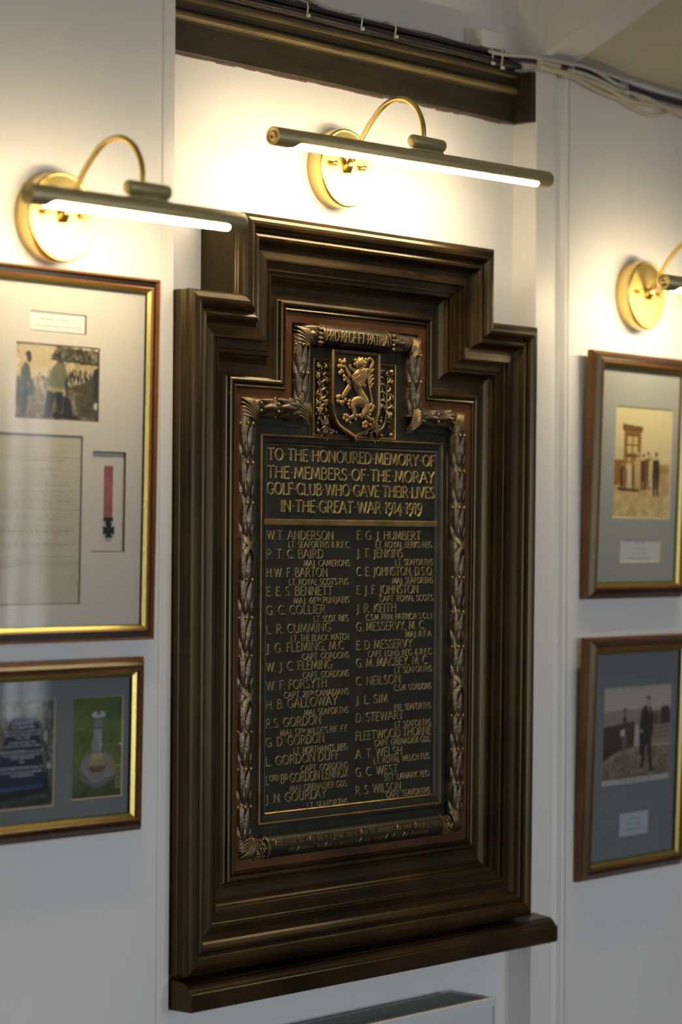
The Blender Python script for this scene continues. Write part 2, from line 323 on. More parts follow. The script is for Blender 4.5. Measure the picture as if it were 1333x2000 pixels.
WH = [('cable_white', 'upper flat cream cable starting at the beam end above the white post', .0, .0045, -.058), ('cable_white', 'lower thick cream cable over the top of the white post', -.0085, .0048, -.060), ('cable_grey', 'middle cream cable woven in the white bundle on the right wall', -.004, .0034, -.067), ('cable_white', 'lowest thin cream cable sagging below the bundle on the right wall', -.0135, .0032, -.058)]
for i, (mt_, lb, dz, r, yy) in enumerate(WH):
    pts = []; x = .424 if i < 2 else .50
    while x < 1.2:
        w = .0045*math.sin(x*31+i*2.1)*min(1, max(0, (x-.56)*9)); sag = -.006*(i == 3)*math.sin(min(1, max(0, (x-.55)/.3))*math.pi)
        pts.append((x, yy+(x-.53)*sa*(x > .53)-.002*math.cos(x*27+i*1.3), zc(x)+dz*(1.0 if x < .57 else 1.25)+w+sag)); x += .035
    cable('white_cable', pts, r, mt_, lb, 4)
def tie(x, label, y0=-.0470, y1=-.008, z0=2.2800, z1=2.3075, blob=True):
    mb = MB(); mb.tube([(x, y1, z0+.004), (x, y1+.001, z1-.003), (x+.001, (y0+y1)/2, z1), (x+.002, y0+.001, z1-.006), (x+.003, y0, (z0+z1)/2), (x+.003, y0+.003, z0)], .0013, 6)
    if blob: mb.box(x+.0005, x+.006, y0-.003, y0+.002, z0-.001, z0+.004, .0008)
    o = obj('cable_tie', mb, 'tie'); tag(o, label, 'cable tie', 'cable ties round the cables')
tie(-.140, 'leftmost white cable tie round the black cables on the beam')
tie(-.015, 'white cable tie round the black cables, second from the left')
tie(.066, 'third white cable tie from the left on the black cable bundle')
tie(.318, 'white cable tie dangling near the junction box', y0=-.044, z0=2.276)
tie(.341, 'white cable tie at the very end of the beam', y0=-.046, z0=2.272)
tie(.503, 'thin white tie holding the cables over the post', y0=-.074, y1=-.050, z0=2.279, z1=2.300, blob=False)
tie(.655, 'white tie round the cream cable bundle on the right wall', y0=-.078, y1=-.050, z0=2.270, z1=2.292)
# plastic junction box above the beam end
t = thing('junction_box', 'small white plastic box on the wall above the right end of the beam', 'junction box', (.325, 0, 2.302))
mb = MB(); mb.box(.300, .358, -.040, -.0042, 2.3035, 2.334, .003); obj('cover', mb, 'box', t)
mb = MB(); mb.box(.297, .361, -.0085, -.0041, 2.303, 2.337, .001); obj('back_plate', mb, 'box', t)
mb = MB(); mb.tube(smooth_path([(.357, -.022, 2.316), (.364, -.026, 2.316), (.370, -.030, 2.309), (.371, -.034, 2.3015)]), .0016, 6); obj('cable_tail', mb, 'tie', t)

# ---------------------------------------------------------------- radiator
t = thing('radiator', 'white panel radiator with a slatted top grille under the wooden shelf', 'radiator', (-.06, -.06, .15))
rx0, rx1, ry0, ry1, rz = -.385, .2565, -.108, -.020, .775
mb = MB(); mb.box(rx0+.012, rx1-.004, ry0, ry0+.012, .16, rz-.012, .002)
for i in range(15):     # pressed flutes of the front panel
    x = rx0+.045+i*.0395; mb.box(x, x+.020, ry0-.0035, ry0+.002, .20, rz-.050, .0015)
obj('front_panel', mb, 'rad', t)
mb = MB(); mb.box(rx0+.012, rx1-.030, ry1-.014, ry1, .16, rz-.006, .002); obj('back_panel', mb, 'rad', t)
mb = MB(); mb.extrude_x([(ry0-.0015, rz-.013), (ry0-.0015, rz-.001), (ry0, rz), (ry0+.006, rz), (ry0+.006, rz-.002), (ry0, rz-.003), (ry0, rz-.013)], rx0, rx1); obj('front_rail', mb, 'rad', t)
mb = MB(); mb.box(rx1-.003, rx1+.0015, ry0-.002, ry1+.004, .17, rz+.0005, .0008)
obj('side_panel', mb, 'rad', t)
mb = MB(); mb.box(rx0-.0015, rx0+.003, ry0-.002, ry1+.004, .17, rz+.0005, .0008); obj('side_panel', mb, 'rad', t)
mb = MB(); mb.box(rx0+.004, rx1-.005, ry0+.014, ry1-.015, rz-.035, rz-.030); obj('inner_convector', mb, 'rad_dark', t)
mb = MB(); mb.box(rx0, rx1-.004, ry1-.004, ry1, rz-.006, rz-.001); obj('back_rail', mb, 'rad_in', t)
mb = MB(); mb.box(-.0018, .0018, ry0+.006, ry1-.004, rz-.010, rz-.0015); s0 = None
sl_o = obj('slat', mb, 'rad_in', t, off=(0, 0, 0)); sl_o.location = (rx0+.012+.06, .06, -.15)
k = 1
while rx0+.012+k*.0098 < rx1-.006:
    c = sl_o.copy(); COL.objects.link(c); c.location = (rx0+.012+k*.0098+.06, .06, -.15); k += 1
for sx in (-.30, .18):
    mb = MB(); mb.box(sx, sx+.03, ry1, -.0005, .30, .62, .002); obj('wall_bracket', mb, 'rad_in', t)
mb = MB(); mb.tube([(rx1-.03, -.064, .165), (rx1-.03, -.064, .0)], .0075, 12); obj('feed_pipe', mb, 'rad', t)
mb = MB(); mb.tube([(rx0+.03, -.064, .165), (rx0+.03, -.064, .0)], .0075, 12); obj('feed_pipe', mb, 'rad', t)

# ---------------------------------------------------------------- picture lights
def picture_light(label, loc, rz, xl, xr, slope, dl, dr):
    """origin at the back of the wall disc; bar from xl to xr; dl, dr bare tube at each end of the diffuser"""
    t = thing('picture_light', label, 'wall lamp', loc, (0, 0, rz), 'brass picture lights', world_verts=False)
    mb = MB(); mb.lathe_y(0, 0, [(0, 0), (.0585, 0), (.0600, -.001), (.0600, -.0280), (.0592, -.0295), (.0580, -.0300), (.0565, -.0293), (.054, -.0290), (0, -.0290)], 64); obj('back_plate', mb, 'brass', t)
    for sx in (-.0335, .0335):
        mb = MB(); mb.lathe_y(sx, .003, [(0, -.0380), (.0034, -.0378), (.0040, -.0370), (.0040, -.0345), (.0032, -.0340), (.0032, -.0285), (0, -.0285)], 20); obj('thumb_screw', mb, 'brass', t)
    arm = [(0, -.026, -.002), (0, -.036, .006), (0, -.047, .023), (0, -.058, .041), (0, -.072, .060), (0, -.087, .0755), (0, -.098, .0845), (0, -.110, .0910), (0, -.122, .0942), (0, -.1335, .0945), (0, -.145, .0920), (0, -.156, .0860), (0, -.165, .0780), (0, -.172, .0670), (0, -.1765, .0560), (0, -.1790, .0440), (0, -.1795, .0290)]
    mb = MB(); mb.tube(smooth_path(arm, 3), .0042, 14); obj('arm', mb, 'brass', t)
    mb = MB(); mb.tube([(0, -.0285, -.004), (0, -.040, .0115)], [.0078, .0052], 14); obj('arm_socket', mb, 'brass', t)
    kx = .0085
    mb = MB(); mb.lathe_x(kx, -.1795, .0238, [(0, -.0365), (.0080, -.0365), (.0092, -.0355), (.0096, -.034), (.0096, .034), (.0092, .0355), (.0080, .0365), (0, .0365)]); obj('knuckle', mb, 'brass_bar', t)
    mb = MB(); mb.box(kx-.010, kx+.020, -.1845, -.1745, .0105, .0180, .001); obj('knuckle_post', mb, 'brass', t)
    mb = MB(); mb.box(kx-.032, kx+.032, -.1870, -.1720, .0095, .0140, .0015); obj('saddle', mb, 'brass_bar', t)
    r = .0133; cy = -.179
    def sh(mb_): mb_.v = [(x, y, z+slope*x-.0015) for x, y, z in mb_.v]; return mb_
    mb = MB(); mb.lathe_x(0, cy, 0, [(r-.001, xl), (r, xl+.001), (r, xr-.0065), (r*.95, xr-.0035), (r*.80, xr-.0012), (r*.5, xr), (0, xr)], 40); obj('bar', sh(mb), 'brass_bar', t)
    mb = MB(); mb.lathe_x(0, cy, 0, [(0, xl+.0015), (.0032, xl+.0015), (.0036, xl-.0012), (.0062, xl-.0012), (.0066, xl+.0012), (.0085, xl+.0012), (.0092, xl-.0002), (r-.001, xl)], 32); obj('end_cap', sh(mb), 'brass', t)
    mb = MB(); n = 44; q = 18; vs = []; R0 = r+.0004; a, b = xl+dl, xr-dr
    for i in range(n+1):
        u = i/n; x = a+(b-a)*(.5-.5*math.cos(math.pi*u)); d = min(x-a, b-x); w = 1 if d > .010 else math.sqrt(max(0, 1-(1-d/.010)**2)); 
        for j in range(q+1):
            th = math.radians(270)+w*math.radians(-57+165*j/q); vs.append((x, cy+R0*math.cos(th)*1.0, R0*math.sin(th)))
    mb.add(vs, [(i*(q+1)+j, i*(q+1)+j+1, (i+1)*(q+1)+j+1, (i+1)*(q+1)+j) for i in range(n) for j in range(q)], True)
    o = obj('diffuser', sh(mb), 'diff', t, recalc=False)
    return t
picture_light('long-barred brass picture light above the carved memorial', (-.0250, 0, 2.0683), 0, -.333, .317, .0165, .040, .034)
picture_light('brass picture light above the large cream-mounted picture at left', (-.6630, WL, 1.9250), 0, -.199, .188, .006, .030, .030)
p = RW(.2045, 0); picture_light('brass picture light at the right edge above the sepia group picture', (p[0], p[1], 1.9300), AL, -.1940, .194, .0, .030, .030)

# ---------------------------------------------------------------- prints: flat pictures painted on a fine grid
class Canvas:
    def __init__(s, w, h, base, res=.0011):
        s.w, s.h = w, h; s.nx = max(8, int(w/res)); s.ny = max(8, int(h/res)); s.a = np.zeros((s.ny+1, s.nx+1, 3))+np.array(base)
        s.X, s.Y = np.meshgrid(np.linspace(0, 1, s.nx+1), np.linspace(0, 1, s.ny+1))       # y from the top
    def mixin(s, m_, c, a=1): m_ = np.clip(m_, 0, 1)[..., None]*a; s.a = s.a*(1-m_)+np.array(c)*m_
    def poly(s, pts, c, a=1):
        ins = np.zeros(s.X.shape, bool); n = len(pts)
        for i in range(n):
            x1, y1 = pts[i]; x2, y2 = pts[(i+1) % n]
            if y1 == y2: continue
            ins ^= ((s.Y < y1) != (s.Y < y2)) & (s.X < (x2-x1)*(s.Y-y1)/(y2-y1)+x1)
        s.mixin(ins.astype(float), c, a)
    def ell(s, cx, cy, rx, ry, c, a=1): s.mixin(1.5-1.5*((s.X-cx)**2/rx**2+(s.Y-cy)**2/ry**2)**2, c, a)
    def line(s, pts, t, c, a=1):
        for (x1, y1), (x2, y2) in zip(pts[:-1], pts[1:]):
            asp = s.w/s.h; dx, dy = (x2-x1)*asp, y2-y1; L2 = dx*dx+dy*dy+1e-9
            u = np.clip((((s.X-x1)*asp)*dx+(s.Y-y1)*dy)/L2, 0, 1); d = np.hypot((s.X-x1)*asp-u*dx, s.Y-y1-u*dy); s.mixin(1.5-d/t, c, a)
    def noise(s, amp, cell, mask=None, chroma=False):
        gx, gy = max(2, int(s.w/cell)), max(2, int(s.h/cell)); g = np.random.rand(gy+1, gx+1, 3 if chroma else 1)-.5
        xi = s.X*gx*.999; yi = s.Y*gy*.999; x0 = xi.astype(int); y0 = yi.astype(int); fx = (xi-x0)[..., None]; fy = (yi-y0)[..., None]
        v = g[y0, x0]*(1-fx)*(1-fy)+g[y0, x0+1]*fx*(1-fy)+g[y0+1, x0]*(1-fx)*fy+g[y0+1, x0+1]*fx*fy
        s.a = s.a+v*amp*(1 if mask is None else mask[..., None])
    def build(s, name, x0, z1, y, parent):
        a = s.a.copy()
        for ax in (0, 1): a = (np.roll(a, 1, ax)+a*2+np.roll(a, -1, ax))/4 if False else a
        vs = np.stack([x0+s.X*s.w, np.full(s.X.shape, y), z1-s.Y*s.h], -1).reshape(-1, 3)
        nx = s.nx+1; I = (np.arange(s.ny)[:, None]*nx+np.arange(s.nx)[None]).ravel(); F_ = np.stack([I, I+nx, I+nx+1, I+1], 1)
        me = bpy.data.meshes.new(name); me.vertices.add(len(vs)); me.vertices.foreach_set('co', vs.ravel())
        me.loops.add(F_.size); me.loops.foreach_set('vertex_index', F_.ravel().astype(np.int32)); me.polygons.add(len(F_)); me.polygons.foreach_set('loop_start', (np.arange(len(F_))*4).astype(np.int32)); me.polygons.foreach_set('loop_total', np.full(len(F_), 4, np.int32)); me.update(calc_edges=True)
        at = me.color_attributes.new('Col', 'FLOAT_COLOR', 'POINT'); c = np.clip(a, 3, 252)/255; c = np.where(c <= .04045, c/12.92, ((c+.055)/1.055)**2.4)
        at.data.foreach_set('color', np.concatenate([c, np.ones(c.shape[:2]+(1,))], -1).astype(np.float32).ravel()); me.materials.append(M['print'])
        o = bpy.data.objects.new(name, me); COL.objects.link(o); o.parent = parent; return o
def figure(cv, cx, top, h, c, c2=None, wide=1.0, stride=.0, skin=None, lean=0):
    """small standing figure in a printed photograph"""
    asp = cv.h/cv.w; w = h*.13*wide*asp; c2 = c2 or c
    cv.poly([(cx-w*.75, top+h*.17), (cx+w*.75+lean, top+h*.16), (cx+w*.95, top+h*.52), (cx-w*.85, top+h*.54)], c)
    cv.poly([(cx-w*.8, top+h*.50), (cx+w*.1, top+h*.50), (cx-w*.1-stride, top+h*.97), (cx-w*.6-stride, top+h*.97)], c2)
    cv.poly([(cx-w*.0, top+h*.50), (cx+w*.9, top+h*.50), (cx+w*.75+stride, top+h*.98), (cx+w*.2+stride, top+h*.98)], c2)
    cv.ell(cx+lean, top+h*.080, h*.065*asp, h*.078, skin or c); cv.ell(cx+lean, top+h*.028, h*.075*asp, h*.038, c)

# ---------------------------------------------------------------- framed pictures
def mat_board(parent, W, H, holes, y, mat, core, bev=.0016, inset=.012):
    xs = sorted({inset, W-inset}|{h[0] for h in holes}|{h[1] for h in holes}); zs = sorted({inset, H-inset}|{h[2] for h in holes}|{h[3] for h in holes})
    mb = MB(); idx = {}
    def vid(x, z):
        if (x, z) not in idx: idx[(x, z)] = len(mb.v); mb.v.append((x, y, z))
        return idx[(x, z)]
    for a, b in zip(xs[:-1], xs[1:]):
        for c, d in zip(zs[:-1], zs[1:]):
            if any(h[0] <= a and b <= h[1] and h[2] <= c and d <= h[3] for h in holes): continue
            mb.f.append((vid(a, c), vid(b, c), vid(b, d), vid(a, d))); mb.sm.append(False)
    obj('mount_board', mb, mat, parent, recalc=False)
    for h in holes:
        mb = MB(); o4 = rect(h[0], h[2], h[1], h[3]); i4 = rect(h[0]+bev, h[2]+bev, h[1]-bev, h[3]-bev)
        mb.add([(x, y, z) for x, z in o4]+[(x, y+.0018, z) for x, z in i4], [(i, (i+1) % 4, 4+(i+1) % 4, 4+i) for i in range(4)]); obj('mount_bevel', mb, core, parent, recalc=False)
def picture(label, org, rz, tilt, W, H, mw, style, rightedge=False):
    """framed picture leaning out a little at the top; local x along the wall from its left edge"""
    if rightedge: org = (org[0]-W*math.cos(rz), org[1]-W*math.sin(rz), org[2])
    t = thing('framed_picture', label, 'picture', org, (tilt, 0, rz), world_verts=False)
    k = mw/.028; P = rect(0, 0, W, H)
    if style == 'flat':
        outer = [(0, 0), (0, -.017), (.0012, -.0185), (.003, -.0185), (.0045*k, -.0165), (.005*k, -.0125), (.0155*k, -.0125), (.016*k, -.0165), (.0185*k, -.0178), (.0205*k, -.0165), (.0208*k, -.006), (.012, -.0)]
        groove = [(.0049*k, -.0128), (.0156*k, -.0128), (.0156*k, -.0120), (.0049*k, -.0120)]
        slip = [(.0206*k, -.0155), (.0218*k, -.0160), (.0275*k, -.0125), (.0280*k, -.0105), (.0206*k, -.0105)]
        mats = ('fr_brown', 'fr_black')
    else:
        outer = [(0, 0), (0, -.009), (.001, -.0105), (.003*k, -.0118), (.0042*k, -.0120), (.0048*k, -.0135), (.0070*k, -.0160), (.0110*k, -.0195), (.0150*k, -.0215), (.0158*k, -.0205), (.0166*k, -.0220), (.0190*k, -.0225), (.0203*k, -.0212), (.0208*k, -.0190), (.0208*k, -.006), (.012, -.0)]
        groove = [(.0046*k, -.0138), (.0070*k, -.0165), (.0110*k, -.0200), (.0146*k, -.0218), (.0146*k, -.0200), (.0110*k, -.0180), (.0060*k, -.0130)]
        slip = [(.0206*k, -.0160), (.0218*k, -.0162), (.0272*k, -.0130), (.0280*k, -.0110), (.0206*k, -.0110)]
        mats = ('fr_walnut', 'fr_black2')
    reveal = [(.0279*k, -.0128), (.0284*k, -.0128), (.0284*k, -.0084), (.0279*k, -.0084)]
    for prof, nm, mt_ in ((outer, 'frame_side', mats[0]), (slip, 'gilt_slip', 'gold'), (reveal, 'rebate', 'fr_black')):
        sides = mitred_sides(P, prof)
        for sd in sides: obj(nm, sd, mt_, t)
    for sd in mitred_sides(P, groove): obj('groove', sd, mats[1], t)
    mb = MB(); e = .0215*k; plate(mb, rect(e, e, W-e, H-e), -.001, -.003); obj('backing_board', mb, 'core_dark', t)
    mb = MB(); mb.add([(x, -.0103, z) for x, z in rect(e, e, W-e, H-e)], [(0, 1, 2, 3)]); obj('glass', mb, 'glass', t, recalc=False)
    return t
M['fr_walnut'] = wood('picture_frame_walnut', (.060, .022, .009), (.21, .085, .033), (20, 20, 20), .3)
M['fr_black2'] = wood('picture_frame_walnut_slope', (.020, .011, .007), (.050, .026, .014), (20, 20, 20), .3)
def flat_text(name, body, x, y, z, size, mat, parent, align='CENTER', shear=0, ex=0, sx=1.0):
    cu = bpy.data.curves.new(name, 'FONT'); cu.body = body; cu.size = size; cu.align_x = align; cu.shear = shear; cu.resolution_u = 2; cu.extrude = ex
    o = bpy.data.objects.new(name, cu); COL.objects.link(o); dg = bpy.context.evaluated_depsgraph_get(); me = bpy.data.meshes.new_from_object(o.evaluated_get(dg)); bpy.data.objects.remove(o)
    for v in me.vertices: v.co = Vector((x+v.co.x*sx, y-v.co.z, z+v.co.y))
    me.name = name; me.materials.clear(); me.materials.append(M[mat]); o = bpy.data.objects.new(name, me); COL.objects.link(o); o.parent = parent; return o
def squiggle_lines(cv, x0, x1, ys, c, h=.35, gap=.25, a=.55):
    for y in ys:
        x = x0+random.uniform(0, .01)
        while x < x1:
            w = random.uniform(.012, .05); w = min(w, x1-x)
            m_ = ((s_X := cv.X) > x) & (s_X < x+w) & (abs(cv.Y-y) < h); v = (np.random.rand(*cv.X.shape)*.6+.4)
            cv.mixin(m_*v, c, a); x += w+.012

# --- large cream-mounted picture with photograph, typed letter and medal
W, H = .56, .496
t = picture('large reddish brown framed picture with cream mount, typed letter and medal', (-.4755+.0005, WL, 1.361), 0, math.radians(.9), W, H, .0205, 'flat', True)
L_ = lambda x: W+x
holes = [(L_(-.2315), L_(-.1303), .4122, .4380), (L_(-.2545), L_(-.1046), .2958, .3955), (L_(-.412), L_(-.1331), .0503, .2758), (L_(-.1138), L_(-.0514), .1202, .2566)]
mat_board(t, W, H, holes, -.0085, 'mat_cream', 'core_dark', .0013)
mb = MB(); mb.add([(x, -.0066, z) for x, z in rect(L_(-.2320), .4115, L_(-.1298), .4385)], [(0, 1, 2, 3)]); obj('caption_card', mb, 'paper', t, recalc=False)
flat_text('caption_line', 'Alexander Edwards V.C.', L_(-.180), -.0068, .4268, .0072, 'ink_pale', t)
flat_text('caption_line', 'Commemorated on the sundial', L_(-.181), -.0068, .4180, .0068, 'ink_pale', t)
cv = Canvas(.1525, .1023, (196, 178, 146)); np.random.seed(5)
g = cv.Y > .52+.06*np.sin(cv.X*5); cv.mixin(g.astype(float), (116, 106, 88)); cv.noise(60, .003, g.astype(float)); cv.noise(46, .012, g.astype(float))
cv.poly([(.42, .16), (.50, .02), (1, .06), (1, .24), (.44, .20)], (88, 84, 66)); m_ = ((cv.Y < .24) & (cv.X > .45)).astype(float); cv.noise(110, .0035, m_)
cv.poly([(.42, .19), (1, .22), (1, .26), (.42, .21)], (60, 56, 46)); cv.poly([(.46, .22), (1, .25), (1, .48), (.62, .44)], (178, 160, 122)); cv.noise(50, .006, ((cv.X > .45) & (cv.Y > .2) & (cv.Y < .45)).astype(float))
for i in range(60):
    x = random.uniform(.58, 1); y = random.uniform(.30, .44)+.06*abs(x-.8); cc = random.choice([(44, 42, 44), (58, 56, 56), (30, 30, 34), (170, 158, 130), (92, 84, 70)]); cv.ell(x, y+.05, .014, .055, cc); cv.ell(x, y-.01, .008, .014, (168, 150, 118))
for i in range(14):
    x = random.uniform(.20, .42); y = random.uniform(.36, .50); cv.ell(x, y+.08, .016, .09, random.choice([(150, 138, 112), (176, 160, 130), (96, 90, 80)])); cv.ell(x, y-.02, .01, .02, (70, 66, 60))
cv.poly([(.62, .56), (.92, .44), (1, .5), (1, .66), (.68, .60)], (78, 70, 52)); cv.poly([(.70, .66), (1, .62), (1, .95), (.74, .92)], (66, 62, 50), .7)
cv.poly([(0, .45), (.06, .44), (.06, .8), (0, .86)], (66, 64, 52)); cv.noise(90, .003, (cv.X < .06).astype(float))
cv.poly([(.07, .34), (.12, .26), (.17, .30), (.19, .46), (.23, .54), (.22, .68), (.17, .70), (.16, .50), (.15, .66), (.06, .66)], (84, 88, 92)); cv.poly([(.06, .62), (.17, .62), (.12, .99), (.05, .99)], (70, 76, 84)); cv.ell(.165, .21, .030, .060, (70, 70, 70)); cv.ell(.155, .155, .036, .045, (62, 62, 64))
cv.poly([(.43, .32), (.50, .22), (.58, .24), (.62, .42), (.63, .52), (.58, .64), (.42, .62), (.38, .55)], (110, 108, 88)); cv.ell(.54, .215, .028, .040, (72, 70, 62)); cv.poly([(.37, .55), (.58, .58), (.57, .68), (.35, .64)], (150, 142, 112))
cv.poly([(.38, .60), (.48, .64), (.42, .96), (.34, .96)], (46, 48, 58)); cv.poly([(.47, .62), (.57, .62), (.56, .88), (.50, .88)], (44, 46, 56)); cv.poly([(.58, .42), (.63, .44), (.63, .66), (.59, .62)], (60, 62, 66))
cv.poly([(.58, .66), (.66, .72), (.69, .96), (.56, .96)], (44, 46, 52)); cv.ell(.50, .93, .07, .05, (36, 38, 44)); cv.ell(.72, .95, .05, .04, (44, 46, 50)); cv.ell(.58, .63, .024, .05, (176, 168, 140), .7)
cv.poly([(.93, .30), (1, .26), (1, .72), (.94, .66)], (48, 50, 58)); cv.ell(.965, .78, .035, .05, (196, 190, 160)); cv.noise(26, .002)
cv.build('photograph', L_(-.2555), .3965, -.0067, t)
cv = Canvas(.284, .2305, (190, 181, 163), .0012); cv.noise(10, .03); random.seed(4)
for y0, y1, x0, x1, dk in ((.085, .085, .30, .42, 1), (.125, .125, .55, .78, 1)): pass
hl = .0045
squiggle_lines(cv, .64, .73, [.085], (110, 100, 84), hl, a=.35); squiggle_lines(cv, .58, .85, [.120], (110, 100, 84), hl, a=.35); squiggle_lines(cv, .58, .88, [.162], (84, 74, 60), hl, a=.6)
squiggle_lines(cv, .64, .84, [.210, .245], (110, 100, 84), hl, a=.35)
for blk, ln in ((.285, 2), (.340, 6), (.465, 3), (.535, 4), (.625, 3), (.715, 2)):
    for i in range(ln): squiggle_lines(cv, .06, .96 if i < ln-1 else random.uniform(.7, .93), [blk+i*.0178], (96, 86, 70), .0036, a=random.uniform(.30, .55))
squiggle_lines(cv, .05, .60, [.772], (110, 100, 84), hl, a=.5)
cv.mixin(((cv.Y > .140) & (cv.Y < .147)).astype(float), (165, 158, 142), .5); cv.mixin(np.exp(-((cv.Y-.445)/.004)**2), (150, 142, 126), .6); cv.mixin(np.exp(-((cv.Y-.455)/.006)**2), (206, 198, 182), .6); cv.mixin(np.exp(-((cv.Y-.755)/.012)**2), (160, 152, 138), .5)
cv.noise(8, .004); cv.build('typed_letter', L_(-.4165), .2785, -.0067, t)
mb = MB(); mb.add([(x, -.0044, z) for x, z in rect(L_(-.1150), .1190, L_(-.0500), .2580)], [(0, 1, 2, 3)]); obj('recess_backing', mb, 'mat_cream', t, recalc=False)
md = MB(); md.box(L_(-.0885), L_(-.0720), -.0056, -.0046, .1660, .2372, .0003)
md.v = [(x, y-.0006*math.sin(z*180)*math.sin(x*300), z) for x, y, z in md.v]; medal = obj('medal_ribbon', md, 'ribbon', t)
mb = MB(); mb.box(L_(-.0888), L_(-.0718), -.0066, -.0048, .1618, .1672, .0005); mb.box(L_(-.0840), L_(-.0760), -.0062, -.005, .1570, .1625, .0005)
cx, cz = L_(-.0792), .1495
for a_ in range(4):
    an = a_*math.pi/2; c_, s_ = math.cos(an), math.sin(an); q = [(-.0022, .001), (.0022, .001), (.0056, .0098), (-.0056, .0098)]
    plate(mb, [(cx+u*c_-v*s_, cz+u*s_+v*c_) for u, v in q], -.0048, -.0066)
mb.ball((cx, -.0062, cz), .0034, .0012); obj('medal_cross', mb, 'black_metal', t)

# --- picture with the blue memorial plaque and the sundial
W, H = .52, .238
t = picture('brown framed picture with photographs of a blue memorial plaque and a stone sundial', (-.4915+.0015, WL, 1.099), 0, math.radians(.9), W, H, .0255, 'step', True)
holes = [(L_(-.130), L_(-.0363), .0492, .1866), (L_(-.2670), L_(-.1624), .0448, .1880)]
mat_board(t, W, H, holes, -.0085, 'mat_grey', 'core_cream', .0012)
cv = Canvas(.0965, .1400, (80, 96, 46), .001); np.random.seed(8)
cv.noise(40, .004, chroma=True); cv.noise(40, .02, chroma=False); cv.mixin(np.clip(1-((cv.X-.85)**2+(cv.Y-.1)**2)*8, 0, 1), (54, 96, 46), .6); cv.mixin(np.clip(1-((cv.X-.55)**2*4+(cv.Y-.3)**2*6), 0, 1), (110, 112, 44), .45); cv.mixin(np.clip((cv.Y-.75)*3, 0, 1), (36, 46, 22), .7)
cv.poly([(.16, .70), (.24, .60), (.42, .55), (.66, .55), (.80, .60), (.88, .69), (.84, .80), (.66, .87), (.46, .90), (.24, .82)], (128, 122, 122)); cv.poly([(.16, .70), (.46, .86), (.84, .78), (.84, .82), (.46, .905), (.18, .80)], (104, 98, 100)); cv.poly([(.76, .60), (.87, .66), (.86, .74), (.76, .68)], (150, 122, 52), .8)
cv.poly([(.33, .71), (.38, .66), (.62, .65), (.68, .70), (.60, .745), (.42, .745)], (96, 84, 62)); cv.poly([(.35, .68), (.66, .68), (.62, .60), (.38, .60)], (146, 132, 92)); cv.poly([(.38, .62), (.40, .56), (.60, .56), (.63, .62)], (168, 154, 108))
cv.ell(.49, .48, .115, .10, (128, 128, 132)); cv.poly([(.43, .42), (.44, .30), (.58, .30), (.59, .42)], (140, 138, 140)); cv.ell(.555, .47, .045, .09, (160, 164, 178), .6); cv.poly([(.42, .30), (.44, .24), (.58, .24), (.60, .30)], (120, 118, 114)); cv.poly([(.43, .305), (.59, .305), (.59, .32), (.43, .32)], (66, 68, 64))
cv.poly([(.38, .19), (.66, .19), (.60, .255), (.44, .255)], (112, 110, 110)); cv.ell(.52, .185, .15, .035, (176, 178, 178)); cv.line([(.52, .185), (.52, .145)], .007, (30, 30, 26)); cv.line([(.50, .175), (.55, .175)], .007, (40, 40, 40))
m_ = ((cv.X > .86) & (cv.Y > .68) & (cv.Y < .92)).astype(float); cv.mixin(m_*(np.random.rand(*cv.X.shape) > .6), (176, 160, 118), .8); cv.ell(.95, .485, .05, .015, (190, 186, 180)); cv.line([(.62, .48), (.95, .49)], .006, (110, 120, 90), .6); cv.noise(14, .0015)
cv.build('sundial_photograph', L_(-.1315), .1882, -.0067, t)
cv = Canvas(.1075, .1462, (92, 92, 84), .001); cv.noise(95, .0035); cv.noise(50, .010); cv.noise(14, .012, chroma=True); cv.mixin(np.clip((cv.Y-.70)*4, 0, 1), (32, 40, 32), .75); cv.noise(24, .004); cv.mixin(np.clip((.25-cv.X)*4, 0, 1)*(cv.Y < .7), (104, 98, 66), .6)
cv.poly([(.86, .60), (.90, .62), (.90, .86), (.06, .92), (.06, .82), (.84, .78)], (14, 20, 20)); cv.poly([(.28, .17), (.70, .17), (.74, .34), (.86, .74), (.82, .81), (.04, .83), (.02, .70), (.20, .34)], (24, 36, 62)); cv.poly([(.04, .80), (.82, .78), (.80, .81), (.06, .835)], (48, 72, 110)); cv.poly([(.30, .185), (.66, .185), (.66, .20), (.30, .20)], (44, 70, 104), .7); cv.ell(.90, .62, .05, .035, (150, 160, 150)); cv.ell(.84, .35, .04, .06, (150, 156, 140)); cv.noise(10, .003)
pl = cv.build('plaque_photograph', L_(-.2685), .1895, -.0067, t)
xx, zz = L_(-.2685)+.1075*.46, .1895
for i, (s_, z_, sz) in enumerate((('IN MEMORY OF', .235, .0062), ('TWO BRAVE MEN', .270, .0062), ('BOTH NATIVES OF LOSSIEMOUTH', .303, .0050), ('WHO FELL IN THE GREAT WAR', .335, .0052), ('1914 - 1918', .367, .0060), ('IN TURN OUTSIDE THEY', .405, .0052), ('GOLFED ON THE MORAY LINKS', .435, .0052), ('GEORGE EDWARDS Corpl D.C.M.', .487, .0062), ('FOR CONSPICUOUS GALLANTRY', .518, .0052), ('1/6TH SEAFORTHS', .546, .0060), ('AND', .580, .0050), ('ALEXANDER EDWARDS Sergt V.C.', .633, .0062), ('FOR MOST CONSPICUOUS BRAVERY', .670, .0053), ('1/6TH SEAFORTHS', .702, .0060))):
    flat_text('plaque_line', s_, xx, -.0069, zz-.1462*z_, sz*.84, 'ink_white', t)

